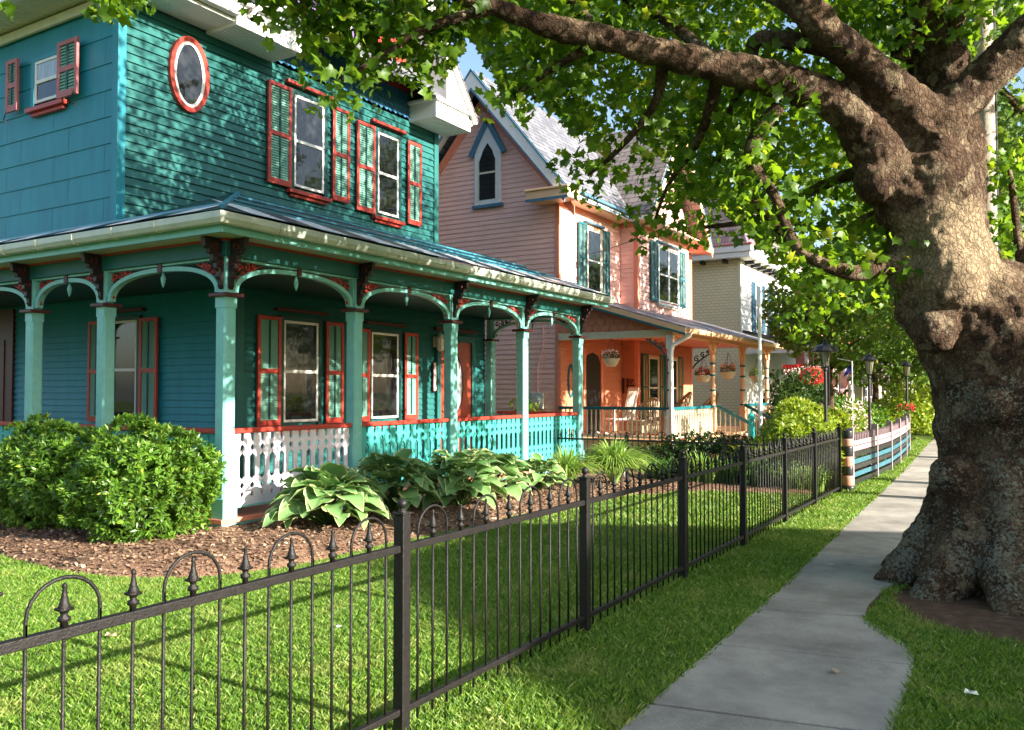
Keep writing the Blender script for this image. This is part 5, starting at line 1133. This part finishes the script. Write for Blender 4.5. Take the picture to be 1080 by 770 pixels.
def disp(o,size,strength,typ='CLOUDS'):
    t=bpy.data.textures.new('bark_relief',typ); t.noise_scale=size
    if typ=='CLOUDS': t.noise_depth=4
    d=o.modifiers.new('relief','DISPLACE'); d.texture=t; d.texture_coords='LOCAL'; d.strength=strength; d.mid_level=.5
disp(tk,.45,.06); disp(tk,.15,.05); disp(tk,.06,.032)
SMALL=[
 [(990,268,7.0,.13),(950,276,6.95,.10),(905,288,6.8,.065),(868,278,6.7,.05),(842,262,6.7,.05),(828,236,6.7,.042),(816,205,6.7,.04),(798,182,6.7,.05),(792,160,6.7,.055),(803,135,6.7,.06),(822,112,6.65,.06)],
 [(900,55,6.55,.09),(850,46,6.6,.07),(800,42,6.7,.06),(790,70,6.8,.05),(770,120,7.0,.035)],
 [(842,262,6.7,.04),(805,225,6.9,.03),(775,180,7.2,.025),(745,165,7.5,.02),(700,160,7.8,.012)],
 [(640,42,6.3,.05),(600,62,6.4,.03),(570,82,6.5,.018),(545,100,6.6,.01)],
 [(700,57,6.4,.06),(690,110,6.7,.035),(650,160,7.0,.022),(620,185,7.2,.012)],
 [(760,70,6.5,.06),(740,140,7.0,.04),(705,195,7.5,.02),(690,235,7.8,.012)],
 [(520,8,6.1,.05),(450,30,6.0,.03),(400,60,6.0,.02),(360,85,6.0,.01)],
 [(450,-25,6,.05),(380,-18,5.9,.03),(320,-8,5.9,.02),(290,-4,5.9,.012)],
 [(360,-60,6,.05),(260,-60,5.8,.03),(180,-50,5.6,.02),(120,-20,5.5,.01)],
 [(640,42,6.3,.05),(600,0,6.8,.04),(540,-60,7.3,.03),(480,-120,7.8,.02)],
 [(868,30,6.4,.07),(800,-10,7.0,.05),(700,-40,7.6,.035),(600,-70,8,.02)],
 [(760,70,6.5,.06),(700,20,7.2,.04),(620,-20,7.8,.03)],
 [(950,60,7.5,.10),(965,20,7.3,.08),(1000,-30,7.1,.06)],
 [(985,50,7.5,.08),(1003,35,7.3,.06),(1020,0,7.2,.05)],
 [(905,130,6.8,.05),(915,90,7.2,.04),(880,60,7.6,.03),(830,30,8,.02)],
 [(1085,345,6.95,.06),(1075,260,7.3,.04),(1065,180,7.6,.02)],
 [(935,175,6.9,.07),(880,190,7.6,.05),(800,230,8.4,.035),(740,240,9.2,.02)],
 [(965,215,6.95,.08),(900,240,8,.05),(860,290,9,.035),(850,340,9.6,.02)],
]
q=MB()
for L in SMALL:
    p,r=limb(L); q.tube(p,r,9)
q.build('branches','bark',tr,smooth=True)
# crown: leaf sprays along and beyond the branches
cl=[]
def add(u,v,d,r,n): cl.append((at(u,v,d),r,int(n*1.35)))
for L in SMALL:
    for k,(u,v,d,r) in enumerate(L):
        if k>0: add(u,v,d,.34,26+ (30 if k==len(L)-1 else 0))
# the hanging fringe over the green house
for u,v,d,r,n in ((125,-8,5.6,.16,26),(108,8,5.5,.11,16),(3,10,5.4,.06,4),(255,-35,5.8,.25,50),(300,0,5.9,.20,45),(335,35,6.1,.24,60),(370,22,6,.26,90),(395,62,6.2,.22,55),(425,30,6.1,.26,90),(440,80,6.2,.18,34),(460,50,6.2,.24,70),(345,5,5.9,.26,80),(480,22,6.2,.22,60),(520,8,6.3,.25,100),(560,45,6.6,.24,80),(540,95,6.7,.12,18),(595,80,6.8,.25,80),(608,118,7.0,.2,50),(570,10,6.6,.35,120),(470,-10,6.1,.35,110),(620,40,6.6,.32,120),(400,-15,6,.4,150),(330,-30,5.9,.35,110)):
    add(u,v,d,r,n)
pts=[]
for c,r,n in cl: pts.append(blob_pts(tuple(c),(r,r,r*.8),n,.15))
# main hanging mass: sample volume between limbs and street, ragged lower edge
def edge_y(u): return float(np.interp(u,[470,500,534,561,585,605,626,642,660,700,732,760,789,816,840,870,960,1000],[20,38,100,90,112,138,150,172,192,208,206,216,240,275,325,332,315,235]))
cnt=0; acc=[]
while cnt<23000:
    u=rng.uniform(480,1000); d=rng.uniform(6.9,10.8); v=rng.uniform(-160,edge_y(u)+18)
    c=at(u,v,d); f=noise.noise(c*1.15)+.35*noise.noise(c*2.7)
    if f>-.07 and v<edge_y(u)+4: acc.append(tuple(c)); cnt+=1
pts.append(np.array(acc))
# right side and high crown outside the picture, which shades the walls and lawn
acc=[]
while len(acc)<31000:
    p=Vector((rng.uniform(-5,7),rng.uniform(1.8,14.5),rng.uniform(4.6,11))); 
    c=Vector(((p.x-.8)/6.0,(p.y-8.2)/6.4,(p.z-6.6)/4.4))
    if c.length<1 and noise.noise(p*.95)+.25*noise.noise(p*2.6)>.06:
        # keep the views of limbs and sky clear as pruned trees do
        r_=p-Vector((0,0,1.6)); dd=r_.dot(FW)
        if dd>.3:
            u=540+901*r_.dot(RT)/dd; v=385-901*r_.dot(UP)/dd
            if -40<u<1110 and v>-60 and dd<7.6: continue
            if 0<u<620 and v>(-30 if u<480 else 40): continue
            if u>1010 and v>-20 and u<1100 : continue
        if p.x>-.2 and 5.6<p.y<7.7 and 3.3<p.z-(p.x*.384)<4.1 and False: continue
        if p.x>.9 and p.y>7.8 and p.z<6.6: continue
        if p.x>0 and 5.7<p.y<7.6 and p.z-p.x*.384<4.35: continue
        acc.append(tuple(p))
pts.append(np.array(acc))
for u,v,d,r,n in ((1072,190,8,.22,60),(1068,250,8.2,.22,60),(1075,300,8,.2,50),(1010,25,7.2,.18,30),(1070,385,9,.1,0),(1060,10,7.5,.2,30),(895,20,7.4,.3,60),(930,40,7.8,.3,80),(1050,225,8.3,.15,22)):
    if n: pts.append(blob_pts(tuple(at(u,v,d)),(r,r,r),n,.2))
P=np.concatenate(pts); leaves('crown',P,.112,STAR,'leaf_syc',tr,up=.35,droop=.35)
# ================= OTHER TREES =================
def tree(name,loc,h,cr,cz,n,m,label,ls=.16,trunk=.22,group=None,sq=.8,tmpl=None,gap=.0):
    t=thing(name,loc,label,'tree',group); q=MB()
    q.tube([(0,0,0),(.05,.0,h*.25),(-.05,.05,h*.5),(0,0,h*.8)],[trunk*1.3,trunk,trunk*.8,trunk*.3],10)
    for i in range(7):
        a=i*2.4; z=h*(.35+.06*i); q.tube([(0,0,z),(cr*.35*math.cos(a),cr*.35*math.sin(a),z+h*.12),(cr*.75*math.cos(a),cr*.75*math.sin(a),z+h*.2)],[trunk*.45,trunk*.3,trunk*.1],6)
    q.build('trunk','bark',t,local=True,smooth=True)
    acc=np.zeros((0,3)); 
    while len(acc)<n:
        p=rng.uniform(-1,1,(n,3)); k=(p**2).sum(1)<1; p=p[k]; r_=np.linalg.norm(p,axis=1)
        p=p*np.array([cr,cr,cr*sq])+np.array([0,0,cz]); 
        f=np.array([noise.noise(Vector(x)*.75+Vector(loc))+.5*noise.noise(Vector(x)*1.9) for x in p]); acc=np.concatenate([acc,p[(f>gap-.15*0)&(r_>.35)]])
    o=leaves('crown',acc[:n],ls,tmpl or TRI,m,up=.4); o.parent=t; return t
G='trees along the street'
tree('street_tree',(.2,16.2,0),10,2.8,6.4,8000,'leaf_bg','nearest young street tree behind the big trunk',.17,.16,G,1.2,tmpl=STAR)
tree('street_tree',(-1.0,22.5,0),10.5,3.5,6.4,12000,'leaf_bg','second street tree whose low crown hangs over the cream house',.20,.2,G,1.15,tmpl=STAR)
tree('street_tree',(-1.4,31,0),9,3.8,5.0,9000,'leaf_bg','third street tree over the far sidewalk',.26,.25,G)
tree('street_tree',(-.6,40,0),9,4.2,5.2,8000,'leaf_bg','fourth street tree beyond the striped fence',.32,.25,G)
tree('yard_tree',(-4.6,24.0,0),6.0,1.7,3.9,3500,'leaf_bg','slender leafy tree in front of the cream house porch',.18,.08,None,1.0,STAR)
tree('yard_tree',(-5.2,36,0),6.5,2.6,3.8,4000,'leaf_bg','leafy tree between the cream and rose red houses',.26,.12)
tree('yard_tree',(-6.5,54,0),8,3.6,4.6,4000,'leaf_bg','round tree beyond the rose red house',.4,.2)
tree('yard_tree',(-6.5,72,0),9,5,5,4000,'leaf_bg','tree at the far end of the block left of the white house',.5,.25)
tree('yard_tree',(1,80,0),9,5,5,4000,'leaf_dark','tree at the far end of the block right of the white house',.5,.25)
tree('yard_tree',(-16,128,0),12,11,6.5,5000,'leaf_dark','broad dark tree behind the far white house',.9,.4)
tree('yard_tree',(2,130,0),12,11,6.5,5000,'leaf_dark','wide tree closing the street at the horizon',.9,.4)
G2='trees across the street'
for i,(x,y,h,cr,cz,n) in enumerate([(36,2,11,6,7,5000),(37,14,11,6.5,7,5000),(36,27,11,6,6.8,5000),(14,-5,9,4.5,6.3,4200),(15,37,10,4.2,6.6,4200),(36,42,15,7.5,9,6500),(37,58,16,8,9.5,6500)]):
    tree('opposite_tree',(x,y,0),h,cr,cz,n,'leaf_dark',['tree in the yard beyond the road facing the porch corner','large tree beyond the road behind the hipped house','tree beyond the road facing the cream house','tree across the road behind the viewer','tree across the road farther down','tree beyond the road facing the rose house','last tree beyond the road'][i],.38,.24,G2)
for x,y,lab in ((-22,-24,'unseen tree added far behind the viewer on the house side'),(-9,-27,'unseen tree added far behind the viewer in the middle'),(3,-26,'unseen tree added far behind the viewer by the road')): tree('opposite_tree',(x,y,0),10,6,6,4000,'leaf_dark',lab,.42,.24,'unseen trees added behind the viewer')  # added out of view to cover the horizon sky mirrored in side panes
# parked van on the near side of the road; its shadow lies over the sidewalk
M['vanpaint']=mat('silver_blue_car_paint',(.25,.30,.36),.25,.5,metal=.6,coat=1); M['rubber']=mat('tyre_rubber',(.02,.02,.02),.8,.2)
def car(loc,label,L=4.7,H=1.72,van=True):
    c=thing('parked_van' if van else 'parked_car',loc,label,'car','cars parked along the kerb')
    body=[(-L/2,.35),(-L/2,.95),(-L/2+.12,1.05),(-L/2+.35,H-.05),(-L/2+.75,H),(L/2-2.0,H),(L/2-1.2,1.12),(L/2-.15,.95),(L/2,.75),(L/2,.35)]
    q=MB(lambda u,v,n:(n,u,v)); q.prism(body,-.88,.88); q.build('body','vanpaint',c,local=True,bevel=.07)
    q=MB(lambda u,v,n:(n,u,v)); 
    for s in (-1,1): q.prism([(-L/2+.5,1.1),(-L/2+.62,H-.12),(L/2-2.05,H-.12),(L/2-1.42,1.1)],s*.885-.004,s*.885+.004)
    q.build('side_windows','glass',c,local=True)
    q=MB(); q.beam((0,L/2-1.92,H-.04),(0,L/2-1.27,1.18),1.5,.03); q.build('windscreen','glass',c,local=True)
    for x in (-.82,.82):
        for y in (-L/2+.85,L/2-.85):
            q=MB(lambda u,v,n:(n,u,v)); q.prism([(y+.33*math.cos(t),.33+.33*math.sin(t)) for t in np.linspace(0,2*math.pi,25)[:-1]],x-.1,x+.1); w=q.build('wheel','rubber',c,local=True)
            q=MB(lambda u,v,n:(n,u,v)); q.prism([(y+.19*math.cos(t),.33+.19*math.sin(t)) for t in np.linspace(0,2*math.pi,21)[:-1]],x-.105,x+.105); q.build('rim','gutter',w,local=True)
    return c
car((3.7,7.6,0),'silver blue van parked at the kerb level with the big tree')

# hip roofed house across the road; its long shadow lies over the sidewalk and the lawn
hh=thing('opposite_house',(19,8.5,0),'grey hip roofed house across the road','house')
q=MB(); q.box(14.6,23.4,2.9,10.3,0,5.5); q.build('wall','cream',hh)
q=MB(); a=[(14,2.2,5.4),(14,10.9,5.4),(24,10.9,5.4),(24,2.2,5.4)]; b=[(19,5.8,9.35),(19,8.5,9.35)]
q.add(a+b,[(0,4,5,1),(1,5,2),(2,5,4,3),(3,4,0),(0,1,2,3)]); q.build('roof','slateX',hh)
for y in (3.7,5.9,8.1): 
    for z in (1.1,3.5):
        q=MB(lambda u,v,n:(14.6-n,u,v)); q.box(y-.08,y+1.0,z-.08,z+1.5,0,.05); w=q.build('window','white',hh); q=MB(lambda u,v,n:(14.6-n,u,v)); q.poly((y,z,.056),(y+.92,z,.056),(y+.92,z+1.42,.056),(y,z+1.42,.056)); q.build('pane','glass',w)
